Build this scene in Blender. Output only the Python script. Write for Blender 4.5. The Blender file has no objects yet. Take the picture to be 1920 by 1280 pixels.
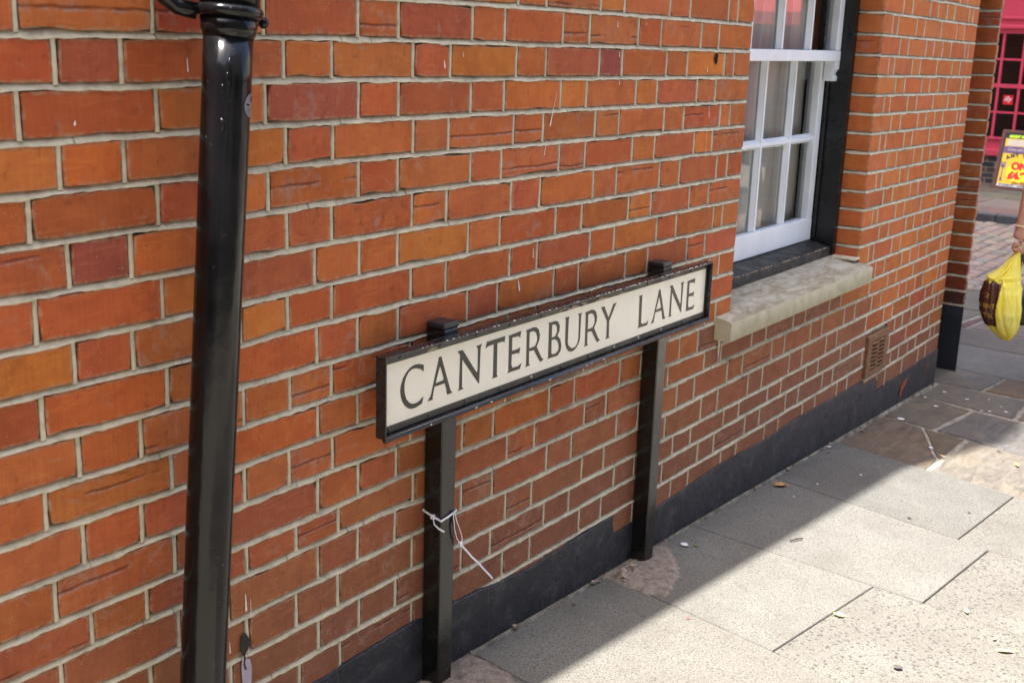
import bpy, bmesh, math, random
from mathutils import Vector, Matrix, Euler, noise as mnoise
rng = random.Random(7)
S = bpy.context.scene
COL = S.collection
CAM_F=2233.3479474297296
CAM_LOC=[-3.40182, -1.55366, -0.05534]
CAM_R=[[0.5818406, 0.1853, -0.7919125], [-0.8126702, 0.1708586, -0.5571126], [0.0320722, 0.9677145, 0.2500002]]
JOINT_DZ={-1: [(2.43, -0.025)], 0: [(-1.43, 0.0027), (-1.211, 0.0025), (-0.848, 0.0007), (-0.434, -0.0022), (-0.008, -0.0063), (1.15, -0.015), (2.43, -0.03)], 1: [(-2.438, -0.0036), (-2.408, -0.0025), (-2.266, -0.0009), (-2.106, 0.0001), (-1.971, 0.0008), (-1.778, 0.0016), (-1.602, 0.001), (-1.241, -0.0005), (-1.231, -0.001), (-0.777, -0.0028), (-0.012, -0.0084), (1.15, -0.015), (2.43, -0.033)], 2: [(-2.444, -0.0009), (-2.361, -0.0006), (-2.271, -0.0013), (-2.108, 0.0004), (-1.973, 0.0037), (-1.779, 0.0033), (-1.553, 0.001), (-1.237, -0.0002), (-0.769, -0.0031), (-0.009, -0.0097), (1.15, -0.016), (2.43, -0.03)], 3: [(-2.45, -0.0031), (-2.356, -0.0029), (-2.251, -0.0019), (-2.111, -0.0001), (-1.975, 0.0021), (-1.744, 0.003), (-1.475, 0.0027), (-1.233, 0.0014), (-0.694, -0.0016), (-0.014, -0.0054), (1.15, -0.013), (2.43, -0.028)], 4: [(-2.456, -0.0028), (-2.303, -0.0006), (-2.114, 0.0009), (-1.977, 0.0039), (-1.794, 0.0054), (-1.558, 0.0037), (-1.229, 0.0022), (-0.686, 0.0007), (-0.008, -0.0037), (1.15, -0.01), (2.43, -0.023)], 5: [(-2.462, -0.0009), (-2.332, 0.0014), (-2.189, 0.0028), (-2.117, 0.0012), (-1.98, 0.0014), (-1.715, 0.005), (-1.463, 0.0058), (-1.225, 0.0042), (-0.899, 0.0039), (-0.341, 0.0026), (-0.013, -0.0007), (1.15, -0.007), (2.43, -0.021)], 6: [(-2.468, -0.0001), (-2.313, -0.001), (-2.123, -0.0007), (-1.982, 0.0021), (-1.788, 0.0052), (-1.561, 0.0051), (-1.22, 0.002), (-0.737, -0.0016), (-0.017, -0.0048), (1.15, -0.006), (2.43, -0.02)], 7: [(-2.475, -0.002), (-2.37, -0.0028), (-2.269, -0.0018), (-2.132, -0.0018), (-1.984, -0.0019), (-1.843, 0.0012), (-1.604, 0.0039), (-1.216, 0.0028), (-0.682, 0.0006), (-0.004, -0.003), (1.15, -0.008), (2.43, -0.017)], 8: [(-2.481, 0.001), (-2.248, -0.0018), (-2.141, -0.0026), (-1.986, 0.0007), (-1.905, 0.0032), (-1.558, 0.0034), (-1.212, 0.0032), (-0.788, 0.0011), (-0.001, -0.0046), (1.15, -0.005), (2.43, -0.014)], 9: [(-2.487, -0.001), (-2.366, -0.0012), (-2.148, -0.0034), (-1.988, -0.003), (-1.782, -0.0014), (-1.627, -0.0005), (-1.198, -0.0004), (-0.909, -0.0029), (-0.569, -0.006), (-0.006, -0.0061), (1.15, -0.001), (2.43, -0.011)], 10: [(-2.493, 0.0022), (-2.357, -0.0019), (-2.154, -0.0038), (-1.99, -0.0017), (-1.783, -0.0001), (-1.672, -0.0011), (-0.143, -0.0032), (-0.001, -0.0063), (1.15, 0), (2.43, -0.008)], 11: [(-2.287, 0.0036), (-2.16, -0.0009), (-1.992, 0.0002), (-1.842, 0.0024), (-1.671, -0.0004), (-0.137, -0.0033), (-0.007, -0.0021), (1.15, 0.005), (2.43, -0.004)], 12: [(-1.995, -0.0002), (-1.784, 0.0004), (-1.608, -0.0025), (-1.517, -0.004), (-1.4, -0.002), (-1.196, 0.0009), (-0.891, 0.0021), (-0.564, 0.0007), (2.43, -0.002)], 13: [(-1.804, -0.0048), (-1.604, 0.0026), (-1.516, 0.002), (-1.398, -0.0005), (-1.192, -0.0013), (-0.557, -0.0003), (-0.418, 0.0001), (-0.094, -0.0052), (2.43, 0.001)], 14: [(-1.624, 0.0114), (-1.514, 0.0024), (-1.395, 0.0015), (-1.188, 0.0021), (-0.564, 0.001), (-0.414, 0.0036), (0.3, 0.0114), (2.43, 0.005)], 15: [(-1.373, 0.0053), (-1.184, 0.0001), (-0.56, -0.0036), (-0.413, -0.0023), (0.317, 0.004), (2.43, 0.007)], 16: [(-1.112, -0.0019), (-0.561, -0.0049), (-0.409, -0.0067), (0.344, -0.0091), (2.43, 0.014)], 17: [(-0.41, 0.0007), (0.357, 0.005), (2.43, 0.012)], 18: [(-0.407, 0.0021), (0.373, 0.0038), (2.43, 0.011)], 19: [(2.43, 0.02)]}
LETTERS=[('C', [[(-1.5948, -0.7133), (-1.6079, -0.7086), (-1.6221, -0.7069), (-1.636, -0.7098), (-1.6486, -0.7173), (-1.6588, -0.7276), (-1.665, -0.7403), (-1.6671, -0.7523), (-1.6651, -0.7653), (-1.6599, -0.7775), (-1.6521, -0.7873), (-1.6428, -0.7943), (-1.6322, -0.7981), (-1.6204, -0.7988), (-1.6086, -0.7969), (-1.5986, -0.7944), (-1.5941, -0.781), (-1.5977, -0.7818), (-1.6064, -0.7869), (-1.6182, -0.7893), (-1.63, -0.7881), (-1.6394, -0.7831), (-1.6477, -0.7741), (-1.6525, -0.7635), (-1.6545, -0.752), (-1.654, -0.7396), (-1.6496, -0.7281), (-1.6416, -0.7188), (-1.6313, -0.7144), (-1.6196, -0.7152), (-1.6077, -0.7189), (-1.6005, -0.7228), (-1.5964, -0.7269), (-1.5945, -0.7257)]]), ('A', [[(-1.581, -0.7949), (-1.5639, -0.7945), (-1.5643, -0.7887), (-1.5592, -0.768), (-1.525, -0.7678), (-1.5196, -0.781), (-1.5167, -0.7948), (-1.4981, -0.7941), (-1.505, -0.7876), (-1.5379, -0.707), (-1.5465, -0.7072), (-1.5464, -0.7109), (-1.5708, -0.7848)], [(-1.5554, -0.761), (-1.5423, -0.7279), (-1.5402, -0.7295), (-1.5285, -0.7577), (-1.5302, -0.7601)]]), ('N', [[(-1.4838, -0.7073), (-1.4658, -0.7076), (-1.4162, -0.7662), (-1.4134, -0.7676), (-1.4115, -0.763), (-1.4121, -0.7149), (-1.4185, -0.7086), (-1.3971, -0.7072), (-1.4022, -0.7135), (-1.4043, -0.7934), (-1.4069, -0.7945), (-1.4664, -0.7281), (-1.4655, -0.7899), (-1.4593, -0.7946), (-1.4809, -0.7951), (-1.4759, -0.7909), (-1.4745, -0.7166), (-1.4785, -0.7121)]]), ('T', [[(-1.3802, -0.7065), (-1.3116, -0.7058), (-1.3146, -0.7214), (-1.3186, -0.7166), (-1.3411, -0.7166), (-1.3398, -0.7893), (-1.3358, -0.7942), (-1.3584, -0.7949), (-1.3538, -0.7909), (-1.3548, -0.7163), (-1.3755, -0.7173), (-1.3845, -0.7208)]]), ('E', [[(-1.3004, -0.7077), (-1.2502, -0.7055), (-1.2538, -0.7219), (-1.2587, -0.7162), (-1.2844, -0.7147), (-1.2841, -0.7453), (-1.2616, -0.7456), (-1.2519, -0.743), (-1.2556, -0.7585), (-1.2594, -0.755), (-1.2845, -0.754), (-1.2848, -0.7772), (-1.2809, -0.7855), (-1.2592, -0.7866), (-1.2445, -0.7814), (-1.2507, -0.7946), (-1.3003, -0.7941), (-1.296, -0.7898), (-1.2973, -0.7116)]]), ('R', [[(-1.2316, -0.7082), (-1.2025, -0.706), (-1.1905, -0.7075), (-1.1793, -0.715), (-1.1736, -0.7286), (-1.1752, -0.7409), (-1.1855, -0.755), (-1.1625, -0.7863), (-1.1536, -0.7917), (-1.1679, -0.7955), (-1.1737, -0.789), (-1.1965, -0.7612), (-1.2155, -0.7598), (-1.2148, -0.7896), (-1.2098, -0.7944), (-1.2302, -0.7948), (-1.2259, -0.7894), (-1.2278, -0.713)], [(-1.216, -0.7152), (-1.2019, -0.7148), (-1.1909, -0.7199), (-1.1847, -0.7307), (-1.1847, -0.7419), (-1.1924, -0.7523), (-1.2155, -0.7533)]]), ('B', [[(-1.1412, -0.7071), (-1.1091, -0.7069), (-1.0972, -0.7116), (-1.0898, -0.7229), (-1.0912, -0.7359), (-1.0989, -0.7451), (-1.0856, -0.7562), (-1.0797, -0.7714), (-1.0822, -0.7856), (-1.0944, -0.7946), (-1.1396, -0.7943), (-1.1353, -0.7903), (-1.1368, -0.7105)], [(-1.1236, -0.7141), (-1.1109, -0.7148), (-1.1021, -0.7233), (-1.1012, -0.7353), (-1.1087, -0.7445), (-1.1229, -0.7452)], [(-1.1232, -0.751), (-1.1081, -0.7519), (-1.0971, -0.7593), (-1.0915, -0.7718), (-1.093, -0.7821), (-1.1031, -0.7875), (-1.1171, -0.7869), (-1.122, -0.7837)]]), ('U', [[(-1.069, -0.7064), (-1.0485, -0.7069), (-1.0518, -0.713), (-1.052, -0.77), (-1.0483, -0.7781), (-1.0393, -0.7853), (-1.0292, -0.7893), (-1.0172, -0.7883), (-1.008, -0.7812), (-1.0041, -0.7682), (-1.0059, -0.7129), (-1.0118, -0.7072), (-0.9914, -0.7077), (-0.9966, -0.7125), (-0.9966, -0.7697), (-1.0006, -0.7812), (-1.012, -0.7913), (-1.0238, -0.7965), (-1.0359, -0.7968), (-1.047, -0.7933), (-1.0566, -0.7846), (-1.0623, -0.7734), (-1.0637, -0.7651), (-1.0651, -0.7113)]]), ('R', [[(-0.979, -0.7095), (-0.9499, -0.7072), (-0.938, -0.7087), (-0.9268, -0.7163), (-0.9211, -0.7299), (-0.9226, -0.7421), (-0.933, -0.7562), (-0.9099, -0.7875), (-0.901, -0.7929), (-0.9153, -0.7968), (-0.9211, -0.7902), (-0.944, -0.7624), (-0.963, -0.761), (-0.9623, -0.7908), (-0.9573, -0.7957), (-0.9777, -0.796), (-0.9733, -0.7906), (-0.9752, -0.7143)], [(-0.9634, -0.7164), (-0.9493, -0.716), (-0.9384, -0.7211), (-0.9322, -0.732), (-0.9321, -0.7431), (-0.9398, -0.7535), (-0.9629, -0.7545)]]), ('Y', [[(-0.905, -0.7086), (-0.8863, -0.7089), (-0.8845, -0.7137), (-0.8651, -0.7415), (-0.8456, -0.7117), (-0.8453, -0.7097), (-0.8277, -0.709), (-0.8333, -0.7137), (-0.8607, -0.7514), (-0.8588, -0.7914), (-0.8544, -0.7954), (-0.8763, -0.7959), (-0.8708, -0.7906), (-0.8723, -0.7494), (-0.8992, -0.7147)]]), ('L', [[(-0.7129, -0.7102), (-0.6943, -0.7098), (-0.6959, -0.7158), (-0.6942, -0.7852), (-0.6855, -0.7904), (-0.665, -0.7903), (-0.6555, -0.7838), (-0.6597, -0.798), (-0.7121, -0.797), (-0.7069, -0.7925), (-0.7103, -0.715)]]), ('A', [[(-0.6405, -0.7974), (-0.6235, -0.797), (-0.6239, -0.7912), (-0.6187, -0.7705), (-0.5845, -0.7703), (-0.5791, -0.7835), (-0.5762, -0.7974), (-0.5577, -0.7967), (-0.5645, -0.7901), (-0.5974, -0.7096), (-0.606, -0.7098), (-0.6059, -0.7135), (-0.6303, -0.7873)], [(-0.615, -0.7636), (-0.6018, -0.7305), (-0.5998, -0.732), (-0.5881, -0.7602), (-0.5897, -0.7626)]]), ('N', [[(-0.5461, -0.7089), (-0.5281, -0.7092), (-0.4784, -0.7678), (-0.4757, -0.7692), (-0.4737, -0.7646), (-0.4744, -0.7165), (-0.4808, -0.7102), (-0.4594, -0.7088), (-0.4645, -0.7151), (-0.4665, -0.795), (-0.4692, -0.7961), (-0.5286, -0.7297), (-0.5278, -0.7915), (-0.5216, -0.7962), (-0.5432, -0.7967), (-0.5381, -0.7925), (-0.5368, -0.7182), (-0.5408, -0.7138)]]), ('E', [[(-0.4425, -0.7113), (-0.3923, -0.7091), (-0.3959, -0.7255), (-0.4008, -0.7198), (-0.4265, -0.7183), (-0.4261, -0.7489), (-0.4036, -0.7492), (-0.3939, -0.7466), (-0.3976, -0.7621), (-0.4015, -0.7586), (-0.4266, -0.7576), (-0.4269, -0.7808), (-0.423, -0.7891), (-0.4013, -0.7902), (-0.3866, -0.785), (-0.3928, -0.7982), (-0.4424, -0.7977), (-0.4381, -0.7934), (-0.4394, -0.7152)]])]
# ------------------------------------------------------------------ camera, light, exposure
cam = bpy.data.cameras.new('camera')
cam.sensor_width = 36.0
cam.lens = CAM_F / 1920.0 * 36.0
cam.clip_start = 0.02
cam.clip_end = 500.0
cam_ob = bpy.data.objects.new('camera', cam)
COL.objects.link(cam_ob)
cam_ob.matrix_world = Matrix.Translation(CAM_LOC) @ Matrix(CAM_R).to_4x4()
cam.dof.use_dof = True
cam.dof.focus_distance = 2.75
cam.dof.aperture_fstop = 8.0
S.camera = cam_ob

SUN_EL, SUN_A = math.radians(70), math.radians(16)
to_sun = Vector((-math.cos(SUN_EL) * math.cos(SUN_A), math.cos(SUN_EL) * math.sin(SUN_A), math.sin(SUN_EL)))
W = bpy.data.worlds.new('World')
S.world = W
W.use_nodes = True
wn = W.node_tree.nodes
wl = W.node_tree.links
wn.clear()
sky = wn.new('ShaderNodeTexSky')
sky.sky_type = 'NISHITA'
sky.sun_disc = False
sky.sun_elevation = SUN_EL
sky.sun_rotation = math.atan2(to_sun.x, to_sun.y)
sky.air_density = 0.9
sky.dust_density = 3.5
sky.ozone_density = 1.0
bg = wn.new('ShaderNodeBackground')
bg.inputs['Strength'].default_value = 0.1
wo = wn.new('ShaderNodeOutputWorld')
wl.new(sky.outputs[0], bg.inputs[0])
wl.new(bg.outputs[0], wo.inputs[0])

sun = bpy.data.lights.new('sun', 'SUN')
sun.energy = 2.85
sun.angle = math.radians(0.9)
sun.color = (1.0, 0.975, 0.925)
sun_ob = bpy.data.objects.new('sun', sun)
COL.objects.link(sun_ob)
sun_ob.rotation_euler = to_sun.to_track_quat('Z', 'Y').to_euler()
sun_ob.location = to_sun * 30

S.view_settings.view_transform = 'Standard'
S.view_settings.look = 'None'
S.view_settings.gamma = 1.0
S.view_settings.use_curve_mapping = False
S.view_settings.exposure = 2.66
S.render.engine = 'CYCLES'
S.cycles.use_denoising = True
S.cycles.max_bounces = 8
S.cycles.transparent_max_bounces = 12
S.cycles.caustics_reflective = False
S.cycles.caustics_refractive = False

# ------------------------------------------------------------------ helpers
def lin(c):
    return tuple((v / 12.92 if v <= 0.04045 else ((v + 0.055) / 1.055) ** 2.4) for v in [x / 255.0 for x in c])

def gz(x):
    """height of the paving above the camera's level along the lane (it falls towards the street)"""
    if x < -6: return -1.3
    if x < 3: return -1.558 - 0.043 * x
    if x < 16: return -1.687 - 0.02 * (x - 3)
    return -1.947

def gzf(x):
    return gz(x) + 0.07

class Mat:
    """small wrapper to write node materials in few lines"""
    def __init__(s, name, rough=0.8, spec=0.3):
        s.m = bpy.data.materials.new(name)
        s.m.use_nodes = True
        s.t = s.m.node_tree
        s.t.nodes.clear()
        s.out = s.t.nodes.new('ShaderNodeOutputMaterial')
        s.b = s.t.nodes.new('ShaderNodeBsdfPrincipled')
        s.b.inputs['Roughness'].default_value = rough
        s.b.inputs['Specular IOR Level'].default_value = spec
        s.t.links.new(s.b.outputs[0], s.out.inputs[0])
        s.coord = None
    def n(s, typ, **kw):
        nd = s.t.nodes.new(typ)
        for k, v in kw.items():
            setattr(nd, k, v)
        return nd
    def link(s, a, b):
        s.t.links.new(a, b)
    def setin(s, nd, key, v):
        if hasattr(v, 'is_linked') or isinstance(v, bpy.types.NodeSocket):
            s.link(v, nd.inputs[key])
        else:
            nd.inputs[key].default_value = v
    def co(s, kind='Object', scale=(1, 1, 1), rand=0.0):
        tc = s.n('ShaderNodeTexCoord')
        mp = s.n('ShaderNodeMapping')
        mp.inputs['Scale'].default_value = scale
        s.link(tc.outputs[kind], mp.inputs['Vector'])
        if rand:
            oi = s.n('ShaderNodeObjectInfo')
            mu = s.n('ShaderNodeMath', operation='MULTIPLY')
            s.link(oi.outputs['Random'], mu.inputs[0]); mu.inputs[1].default_value = rand
            cx = s.n('ShaderNodeCombineXYZ')
            for i in range(3): s.link(mu.outputs[0], cx.inputs[i])
            s.link(cx.outputs[0], mp.inputs['Location'])
        return mp.outputs[0]
    def noise(s, vec, scale, detail=4, rough=0.6, dist=0.0):
        nd = s.n('ShaderNodeTexNoise')
        s.link(vec, nd.inputs['Vector'])
        nd.inputs['Scale'].default_value = scale
        nd.inputs['Detail'].default_value = detail
        nd.inputs['Roughness'].default_value = rough
        nd.inputs['Distortion'].default_value = dist
        return nd.outputs['Fac']
    def vor(s, vec, scale, feature='F1', out='Distance'):
        nd = s.n('ShaderNodeTexVoronoi', feature=feature)
        s.link(vec, nd.inputs['Vector'])
        nd.inputs['Scale'].default_value = scale
        return nd.outputs[out]
    def ramp(s, fac, stops):
        nd = s.n('ShaderNodeValToRGB')
        el = nd.color_ramp.elements
        while len(el) < len(stops): el.new(0.5)
        for e, (p, c) in zip(el, stops):
            e.position = p
            e.color = (c, c, c, 1) if isinstance(c, (int, float)) else (*c, 1)
        s.link(fac, nd.inputs[0])
        return nd.outputs[0]
    def mix(s, fac, a, b, mode='MIX'):
        nd = s.n('ShaderNodeMix', data_type='RGBA', blend_type=mode)
        for sock, v in ((nd.inputs['Factor'], fac), (nd.inputs[6], a), (nd.inputs[7], b)):
            if isinstance(v, bpy.types.NodeSocket): s.link(v, sock)
            elif isinstance(v, (int, float)): sock.default_value = v
            else: sock.default_value = (*v, 1)
        return nd.outputs[2]
    def math(s, op, a, b=0.0):
        nd = s.n('ShaderNodeMath', operation=op)
        for i, v in enumerate((a, b)):
            if isinstance(v, bpy.types.NodeSocket): s.link(v, nd.inputs[i])
            else: nd.inputs[i].default_value = v
        return nd.outputs[0]
    def color(s, c):
        if isinstance(c, bpy.types.NodeSocket): s.link(c, s.b.inputs['Base Color'])
        else: s.b.inputs['Base Color'].default_value = (*c, 1)
    def rough(s, r):
        if isinstance(r, bpy.types.NodeSocket): s.link(r, s.b.inputs['Roughness'])
        else: s.b.inputs['Roughness'].default_value = r
    def bump(s, h, strength=0.3, dist=0.002):
        nd = s.n('ShaderNodeBump')
        nd.inputs['Strength'].default_value = strength
        nd.inputs['Distance'].default_value = dist
        s.link(h, nd.inputs['Height'])
        s.link(nd.outputs[0], s.b.inputs['Normal'])

def plain(name, c, rough=0.6, spec=0.4, var=0.12, scale=30, bump=0.0):
    m = Mat(name, rough, spec)
    v = m.co()
    f = m.noise(v, scale, 5, 0.65)
    lo = tuple(x * (1 - var) for x in c); hi = tuple(min(1, x * (1 + var)) for x in c)
    m.color(m.ramp(f, [(0.3, lo), (0.7, hi)]))
    if bump: m.bump(f, bump, 0.002)
    return m.m

class MB:
    """collects verts and faces of one mesh object"""
    def __init__(s):
        s.v = []; s.f = []; s.mi = []
    def add(s, verts, faces, mi=0):
        o = len(s.v)
        s.v += [tuple(p) for p in verts]
        s.f += [tuple(i + o for i in f) for f in faces]
        s.mi += [mi] * len(faces)
    def box(s, x0, x1, y0, y1, z0, z1, mi=0):
        v = [(x0, y0, z0), (x1, y0, z0), (x1, y1, z0), (x0, y1, z0), (x0, y0, z1), (x1, y0, z1), (x1, y1, z1), (x0, y1, z1)]
        s.add(v, [(3, 2, 1, 0), (4, 5, 6, 7), (0, 1, 5, 4), (1, 2, 6, 5), (2, 3, 7, 6), (3, 0, 4, 7)], mi)
    def prism(s, poly, z0, z1, mi=0):
        n = len(poly)
        v = [(x, y, z0) for x, y in poly] + [(x, y, z1) for x, y in poly]
        f = [tuple(range(n - 1, -1, -1)), tuple(range(n, 2 * n))] + [(i, (i + 1) % n, n + (i + 1) % n, n + i) for i in range(n)]
        s.add(v, f, mi)
    def xzprism(s, poly, y0, y1, mi=0):
        n = len(poly)
        v = [(x, y0, z) for x, z in poly] + [(x, y1, z) for x, z in poly]
        f = [tuple(range(n)), tuple(range(2 * n - 1, n - 1, -1))] + [(i, n + i, n + (i + 1) % n, (i + 1) % n) for i in range(n)]
        s.add(v, f, mi)
    def tube(s, pts, r, seg=12, caps=True, mi=0):
        pts = [Vector(p) for p in pts]
        rs = r if isinstance(r, (list, tuple)) else [r] * len(pts)
        rings = []
        up = None
        for i, p in enumerate(pts):
            d = (pts[min(i + 1, len(pts) - 1)] - pts[max(i - 1, 0)]).normalized()
            if up is None:
                up = Vector((0, 0, 1)) if abs(d.z) < 0.9 else Vector((1, 0, 0))
            a = d.cross(up).normalized(); b = d.cross(a).normalized(); up = -b if False else up
            rings.append([p + (a * math.cos(t) + b * math.sin(t)) * rs[i] for t in [2 * math.pi * k / seg for k in range(seg)]])
        v = [q for r_ in rings for q in r_]
        f = []
        for i in range(len(pts) - 1):
            for k in range(seg):
                f.append((i * seg + k, (i + 1) * seg + k, (i + 1) * seg + (k + 1) % seg, i * seg + (k + 1) % seg))
        if caps:
            f.append(tuple(range(seg))); f.append(tuple(range((len(pts) - 1) * seg + seg - 1, (len(pts) - 1) * seg - 1, -1)))
        s.add(v, f, mi)
    def ball(s, c, r, seg=12, rings=8, sc=(1, 1, 1), mi=0):
        v = []; f = []
        for i in range(rings + 1):
            th = math.pi * i / rings
            for k in range(seg):
                ph = 2 * math.pi * k / seg
                v.append((c[0] + r * sc[0] * math.sin(th) * math.cos(ph), c[1] + r * sc[1] * math.sin(th) * math.sin(ph), c[2] + r * sc[2] * math.cos(th)))
        for i in range(rings):
            for k in range(seg):
                f.append((i * seg + k, (i + 1) * seg + k, (i + 1) * seg + (k + 1) % seg, i * seg + (k + 1) % seg))
        s.add(v, f, mi)
    recalc = True
    def mesh(s, name, mats, smooth=False):
        me = bpy.data.meshes.new(name)
        me.from_pydata(s.v, [], s.f)
        for m in (mats if isinstance(mats, (list, tuple)) else [mats]): me.materials.append(m)
        for p, i in zip(me.polygons, s.mi):
            p.material_index = i
            p.use_smooth = smooth
        if s.recalc:
            bm = bmesh.new(); bm.from_mesh(me)
            bmesh.ops.recalc_face_normals(bm, faces=bm.faces)
            bm.to_mesh(me); bm.free()
        me.update()
        return me
    def build(s, name, mats, parent=None, smooth=False, bevel=0.0, seg=2):
        ob = link(name, s.mesh(name, mats, smooth), parent)
        if bevel:
            md = ob.modifiers.new('bevel', 'BEVEL'); md.width = bevel; md.segments = seg; md.limit_method = 'ANGLE'; md.angle_limit = math.radians(40)
        return ob

def link(name, data, parent=None):
    ob = bpy.data.objects.new(name, data)
    COL.objects.link(ob)
    if parent is not None:
        ob.parent = parent
        if parent.parent is None and parent.type == 'EMPTY':
            ob.matrix_parent_inverse = Matrix.Translation(parent.location).inverted()
    return ob

def tag(o, label=None, cat=None, group=None, kind=None):
    if label: o['label'] = label
    if cat: o['category'] = cat
    if group: o['group'] = group
    if kind: o['kind'] = kind
    return o

def thing(name, label, cat, loc=(0, 0, 0), group=None):
    o = bpy.data.objects.new(name, None)
    o.empty_display_size = 0.1
    COL.objects.link(o)
    o.location = loc
    return tag(o, label, cat, group)

def text_geo(txt, size=1.0, shear=0.0, bold=0.0):
    cu = bpy.data.curves.new('text', 'FONT')
    cu.body = txt; cu.size = size; cu.shear = shear; cu.offset = bold
    cu.resolution_u = 3
    ob = bpy.data.objects.new('text', cu)
    COL.objects.link(ob)
    dg = bpy.context.evaluated_depsgraph_get()
    me = bpy.data.meshes.new_from_object(ob.evaluated_get(dg))
    v = [tuple(p.co) for p in me.vertices]; f = [tuple(p.vertices) for p in me.polygons]
    bpy.data.objects.remove(ob); bpy.data.curves.remove(cu); bpy.data.meshes.remove(me)
    return v, f

def nz(x, y=0.0, z=0.0):
    return mnoise.noise(Vector((x, y, z)))

# ------------------------------------------------------------------ materials
def brick_material(name, attr=False):
    m = Mat(name, 0.82, 0.22)
    R = 0.0 if attr else 37.0
    if attr:
        base = m.n('ShaderNodeVertexColor', layer_name='tint').outputs[0]
        rnd = m.noise(m.co('Object', (3, 3, 12)), 1.0, 0)
    else:
        oi = m.n('ShaderNodeObjectInfo'); base = oi.outputs['Color']; rnd = oi.outputs['Random']
    v = m.co('Object', (1, 1, 1), R)
    def tone(k): return m.mix(1.0, base, k, 'MULTIPLY')
    # broad firing colour: orange heart, browner and purpler patches
    f1 = m.noise(v, 9, 4, 0.6, 0.6)
    c = m.mix(m.ramp(f1, [(0.36, 0.65), (0.54, 0.0)]), base, tone((0.76, 0.74, 0.78)))
    f2 = m.noise(v, 22, 5, 0.62, 0.4)
    c = m.mix(m.ramp(f2, [(0.48, 0.0), (0.72, 0.7)]), c, tone((1.18, 1.36, 1.25)))
    # drag marks of the mould
    f3 = m.noise(m.co('Object', (260, 1, 9), R), 1.0, 3, 0.5)
    c = m.mix(m.ramp(f3, [(0.42, 0.0), (0.78, 0.38)]), c, m.mix(1.0, c, (0.68, 0.62, 0.64), 'MULTIPLY'))
    # streaks along the brick
    f6 = m.noise(m.co('Object', (12, 12, 90), R), 1.0, 4, 0.6, 0.8)
    c = m.mix(m.ramp(f6, [(0.55, 0.0), (0.72, 0.4)]), c, tone((1.3, 1.55, 1.5)))
    # soot and pits
    f5 = m.noise(v, 48, 6, 0.72)
    c = m.mix(m.ramp(f5, [(0.57, 0.0), (0.75, 0.6)]), c, m.mix(1.0, c, (0.42, 0.38, 0.42), 'MULTIPLY'))
    # lime bloom, strong on some bricks only
    f4 = m.noise(v, 17, 8, 0.74, 1.2)
    f4 = m.math('ADD', f4, m.ramp(rnd, [(0.35, -0.02), (1.0, 0.10)]))
    c = m.mix(m.ramp(f4, [(0.60, 0.0), (0.74, 0.55)]), c, (0.33, 0.215, 0.17))
    # limey fringe and dark dirt along the worn edges
    ed = m.n('ShaderNodeVertexColor', layer_name='edge').outputs[0]
    fe = m.noise(v, 70, 5, 0.7)
    c = m.mix(m.math('MULTIPLY', ed, m.ramp(fe, [(0.42, 0.0), (0.62, 0.8)])), c, (0.4, 0.29, 0.2))
    c = m.mix(m.math('MULTIPLY', ed, m.ramp(m.noise(v, 33, 4, 0.7), [(0.54, 0.0), (0.7, 0.7)])), c, (0.12, 0.07, 0.05))
    # tiny pale and orange specks
    vo = m.vor(v, 140)
    sp = m.math('MULTIPLY', m.ramp(vo, [(0.06, 1.0), (0.14, 0.0)]), m.ramp(m.noise(v, 35, 2), [(0.55, 0.0), (0.63, 0.9)]))
    c = m.mix(sp, c, (0.55, 0.38, 0.24))
    # one long pressing crease on some bricks, pale below it
    tc = m.n('ShaderNodeTexCoord'); sz = m.n('ShaderNodeSeparateXYZ'); m.link(tc.outputs['Object'], sz.inputs[0])
    if attr:
        line = m.math('MULTIPLY', f1, 0.0)
    else:
        zoff = m.math('ADD', sz.outputs['Z'], m.math('MULTIPLY', m.math('SUBTRACT', m.math('FRACT', m.math('MULTIPLY', rnd, 23.7)), 0.45), 0.046))
        zoff = m.math('ADD', zoff, m.math('MULTIPLY', m.math('SUBTRACT', m.noise(m.co('Object', (14, 14, 1), R), 1.0, 4, 0.6), 0.5), 0.012))
        dl = m.math('ABSOLUTE', zoff)
        on = m.math('MULTIPLY', m.ramp(rnd, [(0.82, 0.0), (0.83, 1.0)]), m.ramp(m.noise(m.co('Object', (9, 9, 9), R), 1.0, 2), [(0.40, 0.0), (0.5, 1.0)]))
        line = m.math('MULTIPLY', m.ramp(dl, [(0.0007, 1.0), (0.0021, 0.0)]), on)
        pale = m.math('MULTIPLY', m.math('MULTIPLY', m.ramp(m.math('ABSOLUTE', m.math('ADD', zoff, 0.004)), [(0.0, 1.0), (0.0035, 0.0)]), on), m.ramp(fe, [(0.42, 0.0), (0.6, 0.8)]))
        c = m.mix(pale, c, (0.36, 0.24, 0.21))
    c = m.mix(line, c, m.mix(1.0, c, (0.4, 0.36, 0.38), 'MULTIPLY'))
    m.color(c)
    h = m.math('ADD', m.math('MULTIPLY', f2, 0.8), m.math('MULTIPLY', m.noise(v, 230, 5, 0.75), 0.5))
    h = m.math('SUBTRACT', h, m.math('MULTIPLY', line, 0.6))
    h = m.math('SUBTRACT', h, m.math('MULTIPLY', m.ramp(f5, [(0.6, 0.0), (0.75, 1.0)]), 0.4))
    m.bump(h, 0.8, 0.004)
    bv = m.n('ShaderNodeBevel'); bv.samples = 4; bv.inputs['Radius'].default_value = 0.0035
    m.link(bv.outputs[0], m.b.inputs['Normal'].links[0].from_node.inputs['Normal'])
    return m.m

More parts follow.
